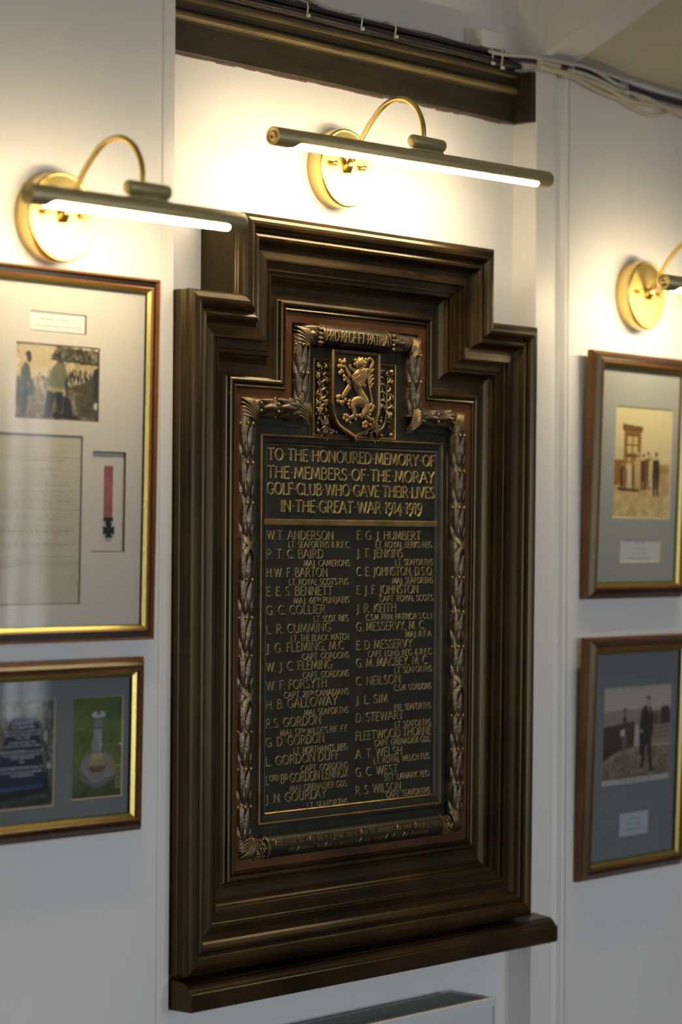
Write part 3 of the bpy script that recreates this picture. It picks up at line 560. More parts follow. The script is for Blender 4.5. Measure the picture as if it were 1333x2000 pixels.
# --- sepia group picture, right wall above
W, H = .318, .424
p = RW(.0365, 0); t = picture('walnut framed picture with a sepia photograph of a group outside a hut', (p[0], p[1], 1.4015), AL, math.radians(2.0), W, H, .0285, 'step')
dx = .0075
holes = [(.0755+dx, .2612+dx, .1392, .3330), (.1028+dx, .2340+dx, .0625, .1030)]
mat_board(t, W, H, holes, -.0085, 'mat_grey2', 'core_cream', .0018)
cv = Canvas(.188, .197, (222, 206, 158), .0012); np.random.seed(12)
cv.mixin((cv.Y > .55).astype(float), (196, 168, 112)); cv.mixin(np.clip((cv.Y-.72)*12, 0, 1), (206, 178, 122)); cv.noise(40, .005, (cv.Y > .72).astype(float)); cv.mixin(((cv.Y > .5) & (cv.Y < .58) & (cv.X > .6)).astype(float), (160, 124, 62), .7); cv.noise(30, .012, (cv.Y > .5).astype(float))
cv.poly([(0, .37), (.17, .37), (.17, .48), (0, .48)], (214, 196, 140)); cv.poly([(0, .48), (.17, .48), (.17, .70), (0, .70)], (150, 104, 30)); cv.poly([(.17, .22), (.47, .22), (.47, .72), (.17, .70)], (164, 120, 44)); cv.poly([(.14, .16), (.50, .18), (.48, .23), (.15, .225)], (120, 84, 22)); cv.poly([(.23, .27), (.41, .27), (.41, .42), (.23, .42)], (206, 186, 124)); cv.line([(.32, .27), (.32, .42)], .008, (110, 80, 30)); cv.line([(.23, .345), (.41, .345)], .006, (110, 80, 30)); cv.line([(.215, .25), (.425, .25), (.425, .44), (.215, .44), (.215, .25)], .008, (96, 66, 20))
for x, tp, h, c1 in ((.16, .49, .27, (96, 62, 18)), (.27, .46, .30, (214, 200, 156)), (.21, .52, .22, (150, 108, 46)), (.36, .47, .27, (128, 92, 34)), (.42, .40, .34, (196, 172, 112)), (.52, .42, .33, (92, 60, 18)), (.60, .40, .34, (120, 84, 30)), (.66, .42, .30, (206, 186, 136)), (.74, .40, .40, (72, 44, 12))): figure(cv, x, tp, h, c1, wide=1.35, skin=(186, 150, 90))
cv.line([(.10, .735), (.45, .745)], .012, (90, 60, 22)); cv.noise(12, .002); cv.build('group_photograph', .0740+dx, .3345, -.0067, t)
cv = Canvas(.134, .044, (206, 206, 206), .0012); random.seed(2)
for y_, a_, b_ in ((.2, .40, .62), (.40, .36, .66), (.60, .30, .72), (.80, .22, .78)): squiggle_lines(cv, a_, b_, [y_], (120, 118, 118), .035, a=.6)
cv.build('caption_card', .1015+dx, .1045, -.0067, t)

# --- sepia walking picture, right wall below
W, H = .334, .413
p = RW(.0228, 0); t = picture('walnut framed picture with a sepia photograph of a walking figure in a long coat', (p[0], p[1], .9235), AL, math.radians(2.0), W, H, .0285, 'step')
holes = []; dx = .0085; mat_board(t, W, H, holes, -.0072, 'mat_grey', 'core_cream')
cv = Canvas(.2200, .1680, (176, 168, 158), .0012); np.random.seed(14)
cv.mixin(np.clip((cv.Y-.62)*30, 0, 1), (118, 102, 84)); cv.mixin(((cv.Y > .24) & (cv.Y < .40) & (cv.X < .60)).astype(float), (142, 132, 122)); cv.poly([(0, .40), (.46, .36), (.46, .64), (.22, .66), (0, .76)], (60, 44, 30)); cv.mixin(((cv.X > .62) & (cv.Y > .27) & (cv.Y < .42)).astype(float), (96, 82, 66)); cv.noise(70, .007, ((cv.X > .6) & (cv.Y > .2) & (cv.Y < .43)).astype(float)); cv.poly([(.84, .24), (.97, .22), (1, .40), (.86, .42)], (46, 36, 28))
cv.mixin(((cv.X > .62) & (cv.Y > .42) & (cv.Y < .62)).astype(float), (142, 126, 106)); 
for y_ in (.46, .51, .56): cv.line([(.62, y_+.01), (1, y_-.02)], .010, (92, 78, 62), .7)
cv.noise(60, .004, (cv.Y > .64).astype(float)); cv.noise(40, .015, (cv.Y > .60).astype(float)); cv.poly([(0, .76), (.22, .66), (.5, .62), (.7, .62), (.5, .68), (.2, .72), (.0, .82)], (150, 138, 118), .6)
figure(cv, .31, .22, .52, (70, 60, 50), (104, 92, 76), wide=.72, skin=(120, 104, 88)); cv.poly([(.25, .45), (.32, .43), (.31, .50), (.26, .51)], (186, 182, 176))
cv.poly([(.56, .24), (.62, .20), (.70, .22), (.74, .34), (.73, .50), (.70, .62), (.62, .62), (.60, .72), (.54, .72), (.53, .40)], (30, 22, 18)); cv.poly([(.58, .60), (.64, .60), (.60, .86), (.56, .86)], (30, 22, 18)); cv.poly([(.64, .58), (.71, .58), (.75, .88), (.70, .90)], (30, 22, 18)); cv.poly([(.70, .88), (.77, .87), (.79, .89), (.70, .91)], (24, 18, 16)); cv.ell(.655, .165, .025, .045, (150, 132, 112)); cv.ell(.655, .128, .035, .018, (80, 70, 60)); cv.poly([(.63, .21), (.67, .21), (.68, .30)], (150, 140, 128)); cv.ell(.565, .47, .02, .02, (176, 160, 140)); cv.ell(.60, .92, .10, .02, (70, 58, 46), .5)
cv.mixin((cv.Y > .945).astype(float), (178, 178, 174)); random.seed(9); squiggle_lines(cv, .26, .76, [.972], (90, 86, 84), .012, a=.6); cv.noise(10, .002)
cv.mixin(((cv.X < .008) | (cv.X > .992)).astype(float), (150, 138, 120)); cv.build('coat_photograph', .0560+dx, .3250, -.0078, t)
cv = Canvas(.0930, .0400, (176, 182, 190), .0011)
for y_, a_, b_ in ((.25, .30, .68), (.50, .24, .74), (.74, .20, .78)): squiggle_lines(cv, a_, b_, [y_], (78, 80, 90), .05, a=.7)
cv.build('caption_card', .1183+dx, .1052, -.0078, t)

# ================================================================ the memorial
MO = (-.017, 0, .84)
mem = thing('war_memorial', 'tall stepped dark oak frame with a raised-letter bronze war memorial tablet', 'memorial', MO)
PATH = [(-.4215, .890), (.3835, .890), (.3925, 1.8495), (.2745, 1.8495), (.2745, 1.967), (-.3150, 1.967), (-.3150, 1.8495), (-.4232, 1.8495)]
OUT = [(0, -.0005), (0, -.0655), (.0015, -.0665), (0, -.0680), (.0012, -.0695), (.0012, -.0715), (0, -.0728), (.0014, -.0745), (.0014, -.0765), (0, -.0778), (0, -.0832),
       (.0028, -.0862), (.0060, -.0888), (.0100, -.0904), (.0140, -.0906), (.0180, -.0895), (.0215, -.0870), (.0240, -.0832), (.0246, -.0805),
       (.0262, -.0800), (.0278, -.0826), (.0310, -.0842), (.0345, -.0832), (.0365, -.0800), (.0370, -.0780),
       (.0385, -.0758), (.0410, -.0730), (.0440, -.0714), (.0490, -.0714), (.0550, -.0722), (.0600, -.0730), (.0625, -.0728), (.0632, -.0660), (.0640, -.0652), (.0748, -.0652), (.0752, -.0664), (.0762, -.0664), (.0768, -.0632), (.0825, -.0630), (.0835, -.0616),
       (.0838, -.0565), (.0850, -.0532), (.0872, -.0505), (.0905, -.0484), (.0950, -.0469), (.1010, -.0461), (.1080, -.0458), (.1140, -.0462), (.1158, -.0474),
       (.1165, -.0528), (.1185, -.0542), (.1212, -.0540), (.1232, -.0526), (.1238, -.0500), (.1250, -.0494), (.1258, -.0500), (.1262, -.0520), (.1280, -.0528), (.1298, -.0520), (.1304, -.0490), (.1304, -.0300), (.0700, -.0005)]
for i, sd in enumerate(mitred_sides(PATH, OUT)):
    o = obj('frame_moulding', sd, 'oakV' if i in (1, 3, 5, 7) else 'oakH', mem)
SLIP = [(.1305, -.0488), (.1310, -.0492), (.1455, -.0478), (.1460, -.0470), (.1460, -.0360), (.1305, -.0360)]
for i, sd in enumerate(mitred_sides(PATH, SLIP)): obj('inner_slip', sd, 'slipV' if i in (1, 3, 5, 7) else 'slipH', mem)
# projecting sill below
SILL = [(0, .8405), (-.0945, .8405), (-.0965, .8425), (-.0965, .8650), (-.0950, .8662), (-.0938, .8665), (-.0938, .8680), (-.0915, .8692), (-.0895, .8715), (-.0888, .8735), (-.0875, .8740), (-.0865, .8760), (-.0835, .8775), (-.0815, .8795), (-.0790, .8800), (-.0480, .8835), (-.0480, .8895), (0, .8895)]
mb = MB(); mb.extrude_x([p for p in SILL[:0]] or [(-.0005, .8405), (-.0478, .8405), (-.0478, .8890), (-.0005, .8890)], -.4218, .4330); obj('sill_core', mb, 'oakH', mem)
mb = MB(); fr_ = [(-.0545, .8405)]+SILL[1:16]+[(-.0545, .8830)]
k = len(fr_); cy_, cz_ = -.070, .861; vs = []
for x, s_ in ((-.4218, 1.), (.4395, 1.), (.4440, .93), (.4470, .80), (.4475, .72)):
    for y, z in fr_: vs.append((x, cy_+(y-cy_)*(s_ if y < cy_ else 1), cz_+(z-cz_)*s_))
fs = [(e*k+a, e*k+(a+1) % k, (e+1)*k+(a+1) % k, (e+1)*k+a) for e in range(4) for a in range(k)]+[tuple(range(k))[::-1], tuple(range(4*k, 5*k))]
mb.add(vs, fs); obj('sill', mb, 'oakH', mem)
mb = MB(); mb.extrude_x([(-.0475, .8405), (-.0550, .8405), (-.0550, .8832), (-.0475, .8838)], -.4218, .4335); obj('sill_core', mb, 'oakH', mem)
# nails / peg heads on the moulding
for x, z in ((-.4195, 1.775), (-.3115, 1.865), (-.372, .965), (-.352, 1.706)):
    mb = MB(); mb.ball((x+.006, -.0892, z), .0018, .0008, 8, 4); obj('peg', mb, 'oakH', mem)

# bronze tablet
TY = -.0400      # face of the tablet
def inset(path, w):
    mi = miters(path); return [(p[0]+q.x*w, p[1]+q.y*w) for p, q in zip(path, mi)]
BP = inset(PATH, .1435)
mb = MB(); plate(mb, BP, -.012, TY); tab = obj('bronze_tablet', mb, 'bronze', mem)
SUB = lambda name, mb, mat, **k: obj(name, mb, mat, tab, **k)
ix0, ix1, iz0, iz1 = -.2310, .1968, 1.0815, 1.6545
def framed(path, prof, name, mat, first=None):
    for i_, sd in enumerate(mitred_sides(path, prof)): SUB(name, sd, first if first and i_ == 0 else mat)
framed(rect(ix0, iz0, ix1, iz1), [(0, TY+.001), (0, TY-.0030), (.0008, TY-.0046), (.0022, TY-.0048), (.0030, TY-.0036), (.0034, TY+.001)], 'panel_moulding', 'bronze_rule')
framed(rect(ix0, iz0, ix1, iz1), [(.0031, TY+.001), (.0031, TY-.0034), (.0062, TY-.0026), (.0085, TY-.0022), (.0120, TY-.0018), (.0135, TY-.0005), (.0140, TY+.001)], 'panel_moulding', 'bronze')
framed(rect(ix0+.0140, iz0+.0140, ix1-.0140, iz1-.0140), [(-.0002, TY+.001), (0, TY-.0012), (.0016, TY-.0020), (.0030, TY-.0006), (.0032, TY+.001)], 'inner_bead', 'bronze', 'bronze_rule')
mb = MB(); mb.box(ix0+.0105, ix1-.0125, TY-.0036, TY+.001, 1.5203, 1.5300, .0012); SUB('dividing_bar', mb, 'bronze_rule')
# outer border of the flat field inside the garlands
mb = MB()
for a, b in (((-.2455, 1.052), (-.2455, 1.668)), ((.2118, 1.060), (.2118, 1.668)), ((-.2455, 1.668), (-.140, 1.668)), ((.108, 1.668), (.2118, 1.668)), ((-.2455, 1.0765), (.2118, 1.0765))):
    mb.tube([(a[0], TY-.0002, a[1]), (b[0], TY-.0002, b[1])], .0012, 6)
SUB('border_line', mb, 'bronze')

M['bronze_name'] = simple('bronze_name_letter', (.46, .37, .19), .40, .55, vary=.25, vscale=40)
M['bronze_shield'] = simple('bronze_shield_field', (.06, .048, .034), .40, .85, bump=.3, bscale=200, vary=.3, vscale=40)
M['bronze_shield_rim'] = simple('bronze_shield_rim', (.21, .135, .065), .34, .9, vary=.3, vscale=40)
M['bronze_lion'] = simple('bronze_lion', (.36, .23, .09), .42, .75, vary=.35, vscale=60)
# ---- raised lettering: strokes with flared ends
def arc(cx, cy, rx, ry, a0, a1, n=9): return [(cx+rx*math.cos(math.radians(a0+(a1-a0)*i/(n-1))), cy+ry*math.sin(math.radians(a0+(a1-a0)*i/(n-1)))) for i in range(n)]
G = {
 'A': (.66, [[(0, 0), (.33, 1)], [(.33, 1), (.66, 0)], [(.12, .36), (.54, .36)]]),
 'B': (.50, [[(.06, 0), (.06, 1)], [(.06, 1), (.24, 1)]+arc(.24, .77, .19, .23, 90, -90, 7)+[(.06, .54)], [(.24, .54)]+arc(.26, .27, .24, .27, 90, -90, 8)+[(.06, 0)]]),
 'C': (.60, [arc(.36, .5, .34, .5, 48, 312, 14)]),
 'D': (.62, [[(.06, 0), (.06, 1)], [(.06, 1), (.20, 1)]+arc(.20, .5, .40, .5, 90, -90, 12)+[(.06, 0)]]),
 'E': (.44, [[(.06, 0), (.06, 1)], [(.06, 1), (.42, 1)], [(.06, .54), (.34, .54)], [(.06, 0), (.44, 0)]]),
 'F': (.42, [[(.06, 0), (.06, 1)], [(.06, 1), (.42, 1)], [(.06, .54), (.34, .54)]]),
 'G': (.66, [arc(.36, .5, .34, .5, 48, 330, 14)+[(.60, .30)], [(.60, .42), (.60, .06)], [(.44, .42), (.66, .42)]]),
 'H': (.62, [[(.06, 0), (.06, 1)], [(.56, 0), (.56, 1)], [(.06, .54), (.56, .54)]]),
 'I': (.14, [[(.07, 0), (.07, 1)]]),
 'J': (.28, [[(.20, 1), (.20, .06), (.14, -.14), (.0, -.22)]]),
 'K': (.58, [[(.06, 0), (.06, 1)], [(.52, 1), (.08, .46)], [(.18, .56), (.58, 0)]]),
 'L': (.44, [[(.06, 0), (.06, 1)], [(.06, 0), (.44, 0)]]),
 'M': (.78, [[(.04, 0), (.12, 1)], [(.12, 1), (.39, .10)], [(.39, .10), (.66, 1)], [(.66, 1), (.74, 0)]]),
 'N': (.66, [[(.06, 0), (.06, 1)], [(.06, 1), (.60, 0)], [(.60, 0), (.60, 1)]]),
 'O': (.72, [arc(.36, .5, .34, .5, 90, 450, 20)]),
 'P': (.48, [[(.06, 0), (.06, 1)], [(.06, 1), (.22, 1)]+arc(.22, .72, .24, .28, 90, -90, 8)+[(.06, .44)]]),
 'R': (.56, [[(.06, 0), (.06, 1)], [(.06, 1), (.22, 1)]+arc(.22, .74, .22, .26, 90, -90, 8)+[(.06, .48)], [(.24, .48), (.56, -.02)]]),
 'S': (.46, [arc(.24, .76, .19, .24, 40, 245, 9)+[(.24, .52)]+arc(.22, .25, .21, .25, 65, -150, 10)]),
 'T': (.56, [[(.28, 0), (.28, 1)], [(0, 1), (.56, 1)]]),
 'U': (.62, [[(.06, 1), (.06, .32)]+arc(.31, .30, .25, .30, 180, 360, 9)+[(.56, 1)]]),
 'V': (.62, [[(0, 1), (.31, 0)], [(.31, 0), (.62, 1)]]),
 'W': (.92, [[(0, 1), (.24, 0)], [(.24, 0), (.46, .96)], [(.46, .96), (.68, 0)], [(.68, 0), (.92, 1)]]),
 'X': (.56, [[(.02, 1), (.54, 0)], [(.54, 1), (.02, 0)]]),
 'Y': (.58, [[(0, 1), (.29, .5)], [(.58, 1), (.29, .5)], [(.29, .5), (.29, 0)]]),
 'Q': (.72, [arc(.36, .5, .34, .5, 90, 450, 20)]),
 '1': (.22, [[(.12, 0), (.12, 1)], [(.0, .86), (.12, 1)]]),
 '2': (.46, [arc(.23, .75, .20, .25, 160, -30, 9)+[(.02, 0), (.46, 0)]]),
 '4': (.50, [[(.36, -.20), (.36, .95), (.02, .22), (.50, .22)]]),
 '5': (.42, [[(.40, 1), (.10, 1), (.08, .56)]+arc(.18, .28, .22, .30, 100, -140, 9)]),
 '6': (.46, [[(.40, 1), (.14, .66)]+arc(.23, .27, .20, .28, 150, 510, 14)]),
 '7': (.42, [[(.02, 1), (.42, 1), (.16, -.1)]]),
 '8': (.44, [arc(.22, .76, .16, .23, 90, 450, 12), arc(.22, .27, .20, .27, 90, 450, 14)]),
 '9': (.46, [arc(.23, .68, .20, .30, -20, 340, 14)+[(.38, .3), (.10, -.22)]]),
 '&': (.62, [[(.60, 0), (.16, .72)]+arc(.26, .82, .12, .17, 190, -10, 8)+[(.06, .34)]+arc(.24, .22, .20, .22, 160, 300, 8)+[(.56, .42)]]),
 '.': (.12, [[(.06, .0), (.06, .07)]]), ',': (.12, [[(.07, .06), (.02, -.14)]]), '·': (.24, [[(.12, .47), (.12, .55)]]), "'": (.12, [[(.08, 1), (.05, .80)]]), '-': (.2, [[(.02, .5), (.18, .5)]]), ' ': (.26, []),
}
def ribbon(mb, pts, t, x0, z0, h, sx, yb, yt, flare=.55):
    P = [Vector((x0+p[0]*h*sx, z0+p[1]*h)) for p in pts]
    if len(P) == 2:
        d = P[1]-P[0]; flare = 0 if d.length < .2*h else flare; P = [P[0], P[0]+d*.22, P[0]+d*.78, P[1]]
    closed = (P[0]-P[-1]).length < 1e-5; k = len(P); vs = []
    for i in range(k):
        a = P[i-1] if i else (P[-2] if closed else P[0]); b = P[(i+1)] if i < k-1 else (P[1] if closed else P[-1])
        d = (b-a).normalized(); nn = Vector((-d.y, d.x)); w = t*(1+(flare if (i in (0, k-1) and not closed) else 0))
        mi_ = 1.0
        if 0 < i < k-1:
            d1 = (P[i]-P[i-1]).normalized(); mi_ = 1/max(.5, abs(nn.dot(Vector((-d1.y, d1.x)))))
        w *= mi_
        l, r = P[i]+nn*w/2, P[i]-nn*w/2; l2, r2 = P[i]+nn*w*.26, P[i]-nn*w*.26
        vs += [(l.x, yb, l.y), (l2.x, yt, l2.y), (r2.x, yt, r2.y), (r.x, yb, r.y)]
    fs = [(i*4+j, i*4+j+1, i*4+j+5, i*4+j+4) for i in range(k-1) for j in range(3)]
    if not closed: fs += [(0, 3, 2, 1), ((k-1)*4, (k-1)*4+1, (k-1)*4+2, (k-1)*4+3)]
    mb.add(vs, fs)
def text_line(name, s, xa, xb, z, h, t=.115, yb=TY, rise=.0016, mat='bronze_letter', gap=.10, curve=None, flare=.55):
    items = []; x = 0; small = False; i = 0
    while i < len(s):
        c = s[i]
        if c == '^': small = True; i += 1; continue
        if small and c in ' .': small = False
        adv, st = G[c]; k = .62 if small else 1; items.append((x, k, st, (1-k) if small else 0)); x += adv*k+gap*(k if c not in ' ' else .4); i += 1
        if small and (i < len(s) and s[i] == ' '): small = False
        if small and c == 'H': small = False
    sx = (xb-xa)/((x-gap)*h); mb = MB()
    for px, k, st, up in items:
        for p in st: ribbon(mb, [(px/k+q[0], q[1]+up/k) for q in p], t*h*(.9 if k < 1 else 1)*max(.75, min(1.1, sx)), xa, z, h*k, sx, yb, yb-rise, flare)
    if curve:
        mb.v = [(v[0], curve(v), v[2]) for v in mb.v]
    return obj(name, mb, mat, tab, recalc=True)
HEADS = [
('TO·THE·HONOURED·MEMORY·OF',-0.2127,0.1789,1.6164),
('THE·MEMBERS·OF·THE·MORAY',-0.2135,0.1779,1.5901),
('GOLF·CLUB·WHO·GAVE·THEIR·LIVES',-0.2144,0.1781,1.5660),
('IN·THE·GREAT·WAR·1914·1919',-0.1828,0.1475,1.5405),
]
for s, a, b, z in HEADS: text_line('heading_line', s, a, b, z, .0172, .098, rise=.0022, gap=.105, flare=.8)
NAMES = [
('W.T. ANDERSON',-0.2137,-0.0647,1.4994,'LT. SEAFORTHS & R.F.C.',-0.1656,-0.0257,1.4876),
('P. T. C. BAIRD',-0.2136,-0.0877,1.4717,'MAJ. CAMERONS',-0.1311,-0.0258,1.4597),
('H.W. F. BARTON',-0.2135,-0.0778,1.4440,'LT. ROYAL SCOTS FUS.',-0.1638,-0.0259,1.4318),
('E. E. S. BENNETT',-0.2134,-0.0660,1.4163,'MAJ. 66^TH PUNJABIS',-0.1528,-0.0260,1.4039),
('G. C. COLLIER',-0.2133,-0.0825,1.3886,'LT. SCOT. RIFS.',-0.1073,-0.0261,1.3759),
('L. R. CUMMING',-0.2131,-0.0694,1.3609,'LT. THE BLACK WATCH',-0.1587,-0.0262,1.3480),
('J. G. FLEMING, M.C',-0.2130,-0.0389,1.3331,'CAPT. GORDONS',-0.1327,-0.0263,1.3201),
('W. J. C. FLEMING',-0.2129,-0.0658,1.3054,'CAPT. GORDONS',-0.1316,-0.0264,1.2923),
('W. F. FORSYTH',-0.2128,-0.0778,1.2777,'CAPT. 28^TH CANADIANS',-0.1727,-0.0265,1.2644),
('H. B. GALLOWAY',-0.2127,-0.0532,1.2500,'MAJ. SEAFORTHS',-0.1280,-0.0266,1.2365),
('R.S. GORDON',-0.2126,-0.0909,1.2224,"MAJ. 57^TH WILDE'S RIF. F.F.",-0.1807,-0.0268,1.2086),
('G. D. GORDON',-0.2125,-0.0827,1.1947,'LT. NORTHANTS. REG.',-0.1507,-0.0269,1.1807),
('L. GORDON DUFF',-0.2123,-0.0484,1.1670,'CAPT. GORDONS',-0.1341,-0.0270,1.1529),
('L^ORD B^D GORDON LENNOX',-0.2122,-0.0275,1.1393,'MAJ. GRENADIER GDS.',-0.1586,-0.0271,1.1250),
('J. N. GOURLAY',-0.2121,-0.0774,1.1116,'LT. SEAFORTHS',-0.1202,-0.0272,1.0972),
('E. G. J. HUMBERT',-0.0096,0.1450,1.5003,'LT. ROYAL BERKS REG.',0.0356,0.1765,1.4880),
('J. T. JENKINS',-0.0096,0.1010,1.4727,'LT. SEAFORTHS',0.0833,0.1768,1.4606),
('C. E. JOHNSTON, D.S.O.',-0.0095,0.1770,1.4445,'MAJ. SEAFORTHS',0.0765,0.1771,1.4320),
('E. J. F. JOHNSTON',-0.0095,0.1396,1.4163,'CAPT. ROYAL SCOTS',0.0457,0.1769,1.4043),
('J. R. KEITH',-0.0094,0.0854,1.3881,"C.S.M. PRIN. PATRICIA'S C.L.I.",0.0138,0.1772,1.3759),
('G. MESSERVY, M. C.',-0.0094,0.1580,1.3600,'MAJ. R.F.A.',0.1094,0.1765,1.3476),
('E. D. MESSERVY',-0.0093,0.1252,1.3318,'CAPT. LOND. REG. & R.F.C.',0.0189,0.1767,1.3196),
('G. M. MACBEY, M. C.',-0.0093,0.1673,1.3046,'LT. SEAFORTHS',0.0830,0.1751,1.2925),
('C. NEILSON',-0.0092,0.0969,1.2768,'C.S.M. GORDONS',0.0819,0.1744,1.2650),
('J. L. SIM',-0.0092,0.0658,1.2482,'PTE. SEAFORTHS',0.0827,0.1737,1.2343),
('D. STEWART',-0.0091,0.1045,1.2208,'LT. SEAFORTHS',0.0848,0.1740,1.2079),
('FLEETWOOD THORNE',-0.0091,0.1747,1.1931,'CAPT. GRENADIER GDS.',0.0363,0.1742,1.1816),
('A. T. WELSH',-0.0090,0.1018,1.1653,'LT. ROYAL WELCH FUS.',0.0343,0.1730,1.1546),
('G. C. WEST',-0.0090,0.0917,1.1376,'SGT. LANARK YEO.',0.0599,0.1728,1.1271),
('R. S. WILSON',-0.0089,0.1000,1.1099,'CAPT. SEAFORTHS',0.0648,0.1726,1.1000),
]

for s, a, b, z, r, c, d, zr in NAMES:
    text_line('name_line', s, a, b, z, .0131, .088, rise=.0018, gap=.13, mat='bronze_name'); text_line('rank_line', r, c, d, zr, .0092, .125, rise=.0013, gap=.13, mat='bronze_name', flare=.1)

# ---- rolls bound with laurel
RX, RY = .0150, .0150      # half width and projection of the rolls
def roll(name, a, b, seg=1, rx=RX, ry=RY):
    a = Vector(a); b = Vector(b); d = (b-a).normalized(); sd = Vector((d.y, -d.x)); n = 14; mb = MB(); vs = []
    m_ = 10
    for i in range(m_+1):
        c = a+(b-a)*i/m_
        for j in range(n+1):
            t = math.pi*j/n; p = c+sd*rx*math.cos(t); vs.append((p.x, TY+.0005-ry*math.sin(t), p.y))
    mb.add(vs, [(i*(n+1)+j, i*(n+1)+j+1, (i+1)*(n+1)+j+1, (i+1)*(n+1)+j) for i in range(m_) for j in range(n)], True)
    return SUB(name, mb, 'bronze_leaf')
def leaf_mesh(L_, W_):
    """pointed leaf along +z, back on y = 0, curved round a roll of radius RX; tip lifts"""
    mb = MB(); rows = [(0, .25, 0), (.18, .78, .0006), (.40, 1, .0012), (.62, .86, .0017), (.82, .45, .0024)]; vs = []
    for u, w, y in rows:
        for k, yy in ((-1, 0), (-.45, .0014), (0, .0026), (.45, .0014), (1, 0)):
            q = W_/2*w*k; vs.append((q, -y-yy*w+q*q/(2*RX)*1.0, u*L_))
    vs.append((0, -.0034, L_)); n = len(rows)
    fs = [(i*5+j, i*5+j+1, (i+1)*5+j+1, (i+1)*5+j) for i in range(n-1) for j in range(4)]+[((n-1)*5+j, (n-1)*5+j+1, n*5) for j in range(4)]
    mb.add(vs, fs, True); me = bpy.data.meshes.new('leaf'); me.from_pydata(mb.v, [], mb.f); me.polygons.foreach_set('use_smooth', mb.sm); me.materials.append(M['bronze_leaf']); return me
LM = [leaf_mesh(.040, .0125), leaf_mesh(.026, .0105), leaf_mesh(.030, .0120)]
leaf_n = [0]
def put_leaf(me, c, d, phi, jit=0, lift=0):
    """leaf on a roll: c base point (x, z) on the axis, d direction of the tip, phi angle round the roll"""
    d = Vector(d).normalized(); sd = Vector((d.y, -d.x))
    nx = Vector((sd.x*math.sin(phi), -math.cos(phi), sd.y*math.sin(phi))); dd = Vector((d.x, 0, d.y)); 
    dd = (dd+Vector((sd.x, 0, sd.y))*jit).normalized(); xx = (-nx).cross(dd).normalized()*1.0
    m_ = Matrix((xx, -nx, dd)).transposed(); 
    p = Vector((c[0]+sd.x*RX*math.sin(phi), TY-RY*math.cos(phi)-lift, c[1]+sd.y*RX*math.sin(phi)))
    o = bpy.data.objects.new('leaf', me); COL.objects.link(o); o.parent = tab
    m4 = m_.to_4x4(); m4.translation = p-Vector(MO); o.matrix_local = m4; leaf_n[0] += 1
def berry_row(mb, c, d):
    d = Vector(d).normalized(); sd = Vector((d.y, -d.x))
    for ph in (-1.12, -.38, .38, 1.12)[:: 1]:
        if abs(ph) > 1 and random.random() < .3: continue
        mb.ball((c[0]+sd.x*RX*math.sin(ph), TY-RY*math.cos(ph)-.0018, c[1]+sd.y*RX*math.sin(ph)), .0027, None, 8, 5)
def bundle(tip, d, full=True):
    """one tier of laurel whose leaf tips reach 'tip' on the axis"""
    d = Vector(d).normalized(); t = Vector(tip)
    for ph in (-.80, 0, .80): put_leaf(LM[0], t-d*.040, d, ph, random.uniform(-.06, .06), .0006)
    if full:
        for ph in (-1.15, -.42, .42, 1.15): put_leaf(LM[1], t-d*.052, d, ph, random.uniform(-.12, .12), .0001)
def ribbon_cross(c, d):
    d = Vector(d).normalized(); sd = Vector((d.y, -d.x)); mb = MB()
    for sgn in (-1, 1):
        vs = []; n = 12
        for i in range(n+1):
            ph = -1.45+2.9*i/n; ax = sgn*(.021*(i/n)*2-.021)
            for k in (-1, 1):
                q = Vector(c)+d*(ax+k*.0042)+sd*RX*1.06*math.sin(ph); vs.append((q.x, TY-RY*math.cos(ph)-.0028-(.0012 if sgn > 0 else 0), q.y))
            for k in (1, -1):
                q = Vector(c)+d*(ax+k*.0042)+sd*RX*1.0*math.sin(ph); vs.append((q.x, TY-RY*math.cos(ph)-.0008, q.y))
        mb.add(vs, [(i*4+j, i*4+(j+1) % 4, (i+1)*4+(j+1) % 4, (i+1)*4+j) for i in range(n) for j in range(4)])
    SUB('ribbon', mb, 'bronze_relief')
XLc, XRc, XUl, XUr, ZS, ZT, ZB = -.2665, .2305, -.1475, .1190, 1.6925, 1.8055, 1.0480
random.seed(21); berries = MB()
for xc_ in (XLc, XRc):
    roll('garland_roll', (xc_, ZB), (xc_, ZS))
    for i, z in enumerate((1.6685, 1.6112, 1.5529, 1.4970, 1.4415, 1.3865, 1.3310, 1.2775, 1.2215, 1.1675, 1.1130)):
        if i in (3, 7): ribbon_cross((xc_, z-.006), (0, 1)); bundle((xc_, z-.018), (0, 1), False); continue
        bundle((xc_, z), (0, 1)); berry_row(berries, (xc_, z-.001), (0, 1))
for xc_ in (XUl, XUr):
    roll('garland_roll', (xc_, ZS), (xc_, ZT))
    for z in (1.790, 1.7480): bundle((xc_, z), (0, 1)); berry_row(berries, (xc_, z-.001), (0, 1))
for xa, xb, d, tips in ((XLc, XUl, (-1, 0), (-.2435, -.2060)), (XRc, XUr, (1, 0), (.2080, .1700))):
    roll('garland_roll', (xa, ZS), (xb, ZS))
    for x in tips: bundle((x, ZS), d, x == tips[1]); berry_row(berries, (x, ZS), d)
for xa, xb, d in ((XUl, -.100, (1, 0)), (XUr, .040, (-1, 0))):
    roll('garland_roll', (xa, ZT), (xb, ZT)); bundle((xb-.006*d[0], ZT), d, False); berry_row(berries, (xb-.004*d[0], ZT), d)
SUB('berries', berries, 'bronze_rule')['kind'] = 'stuff'
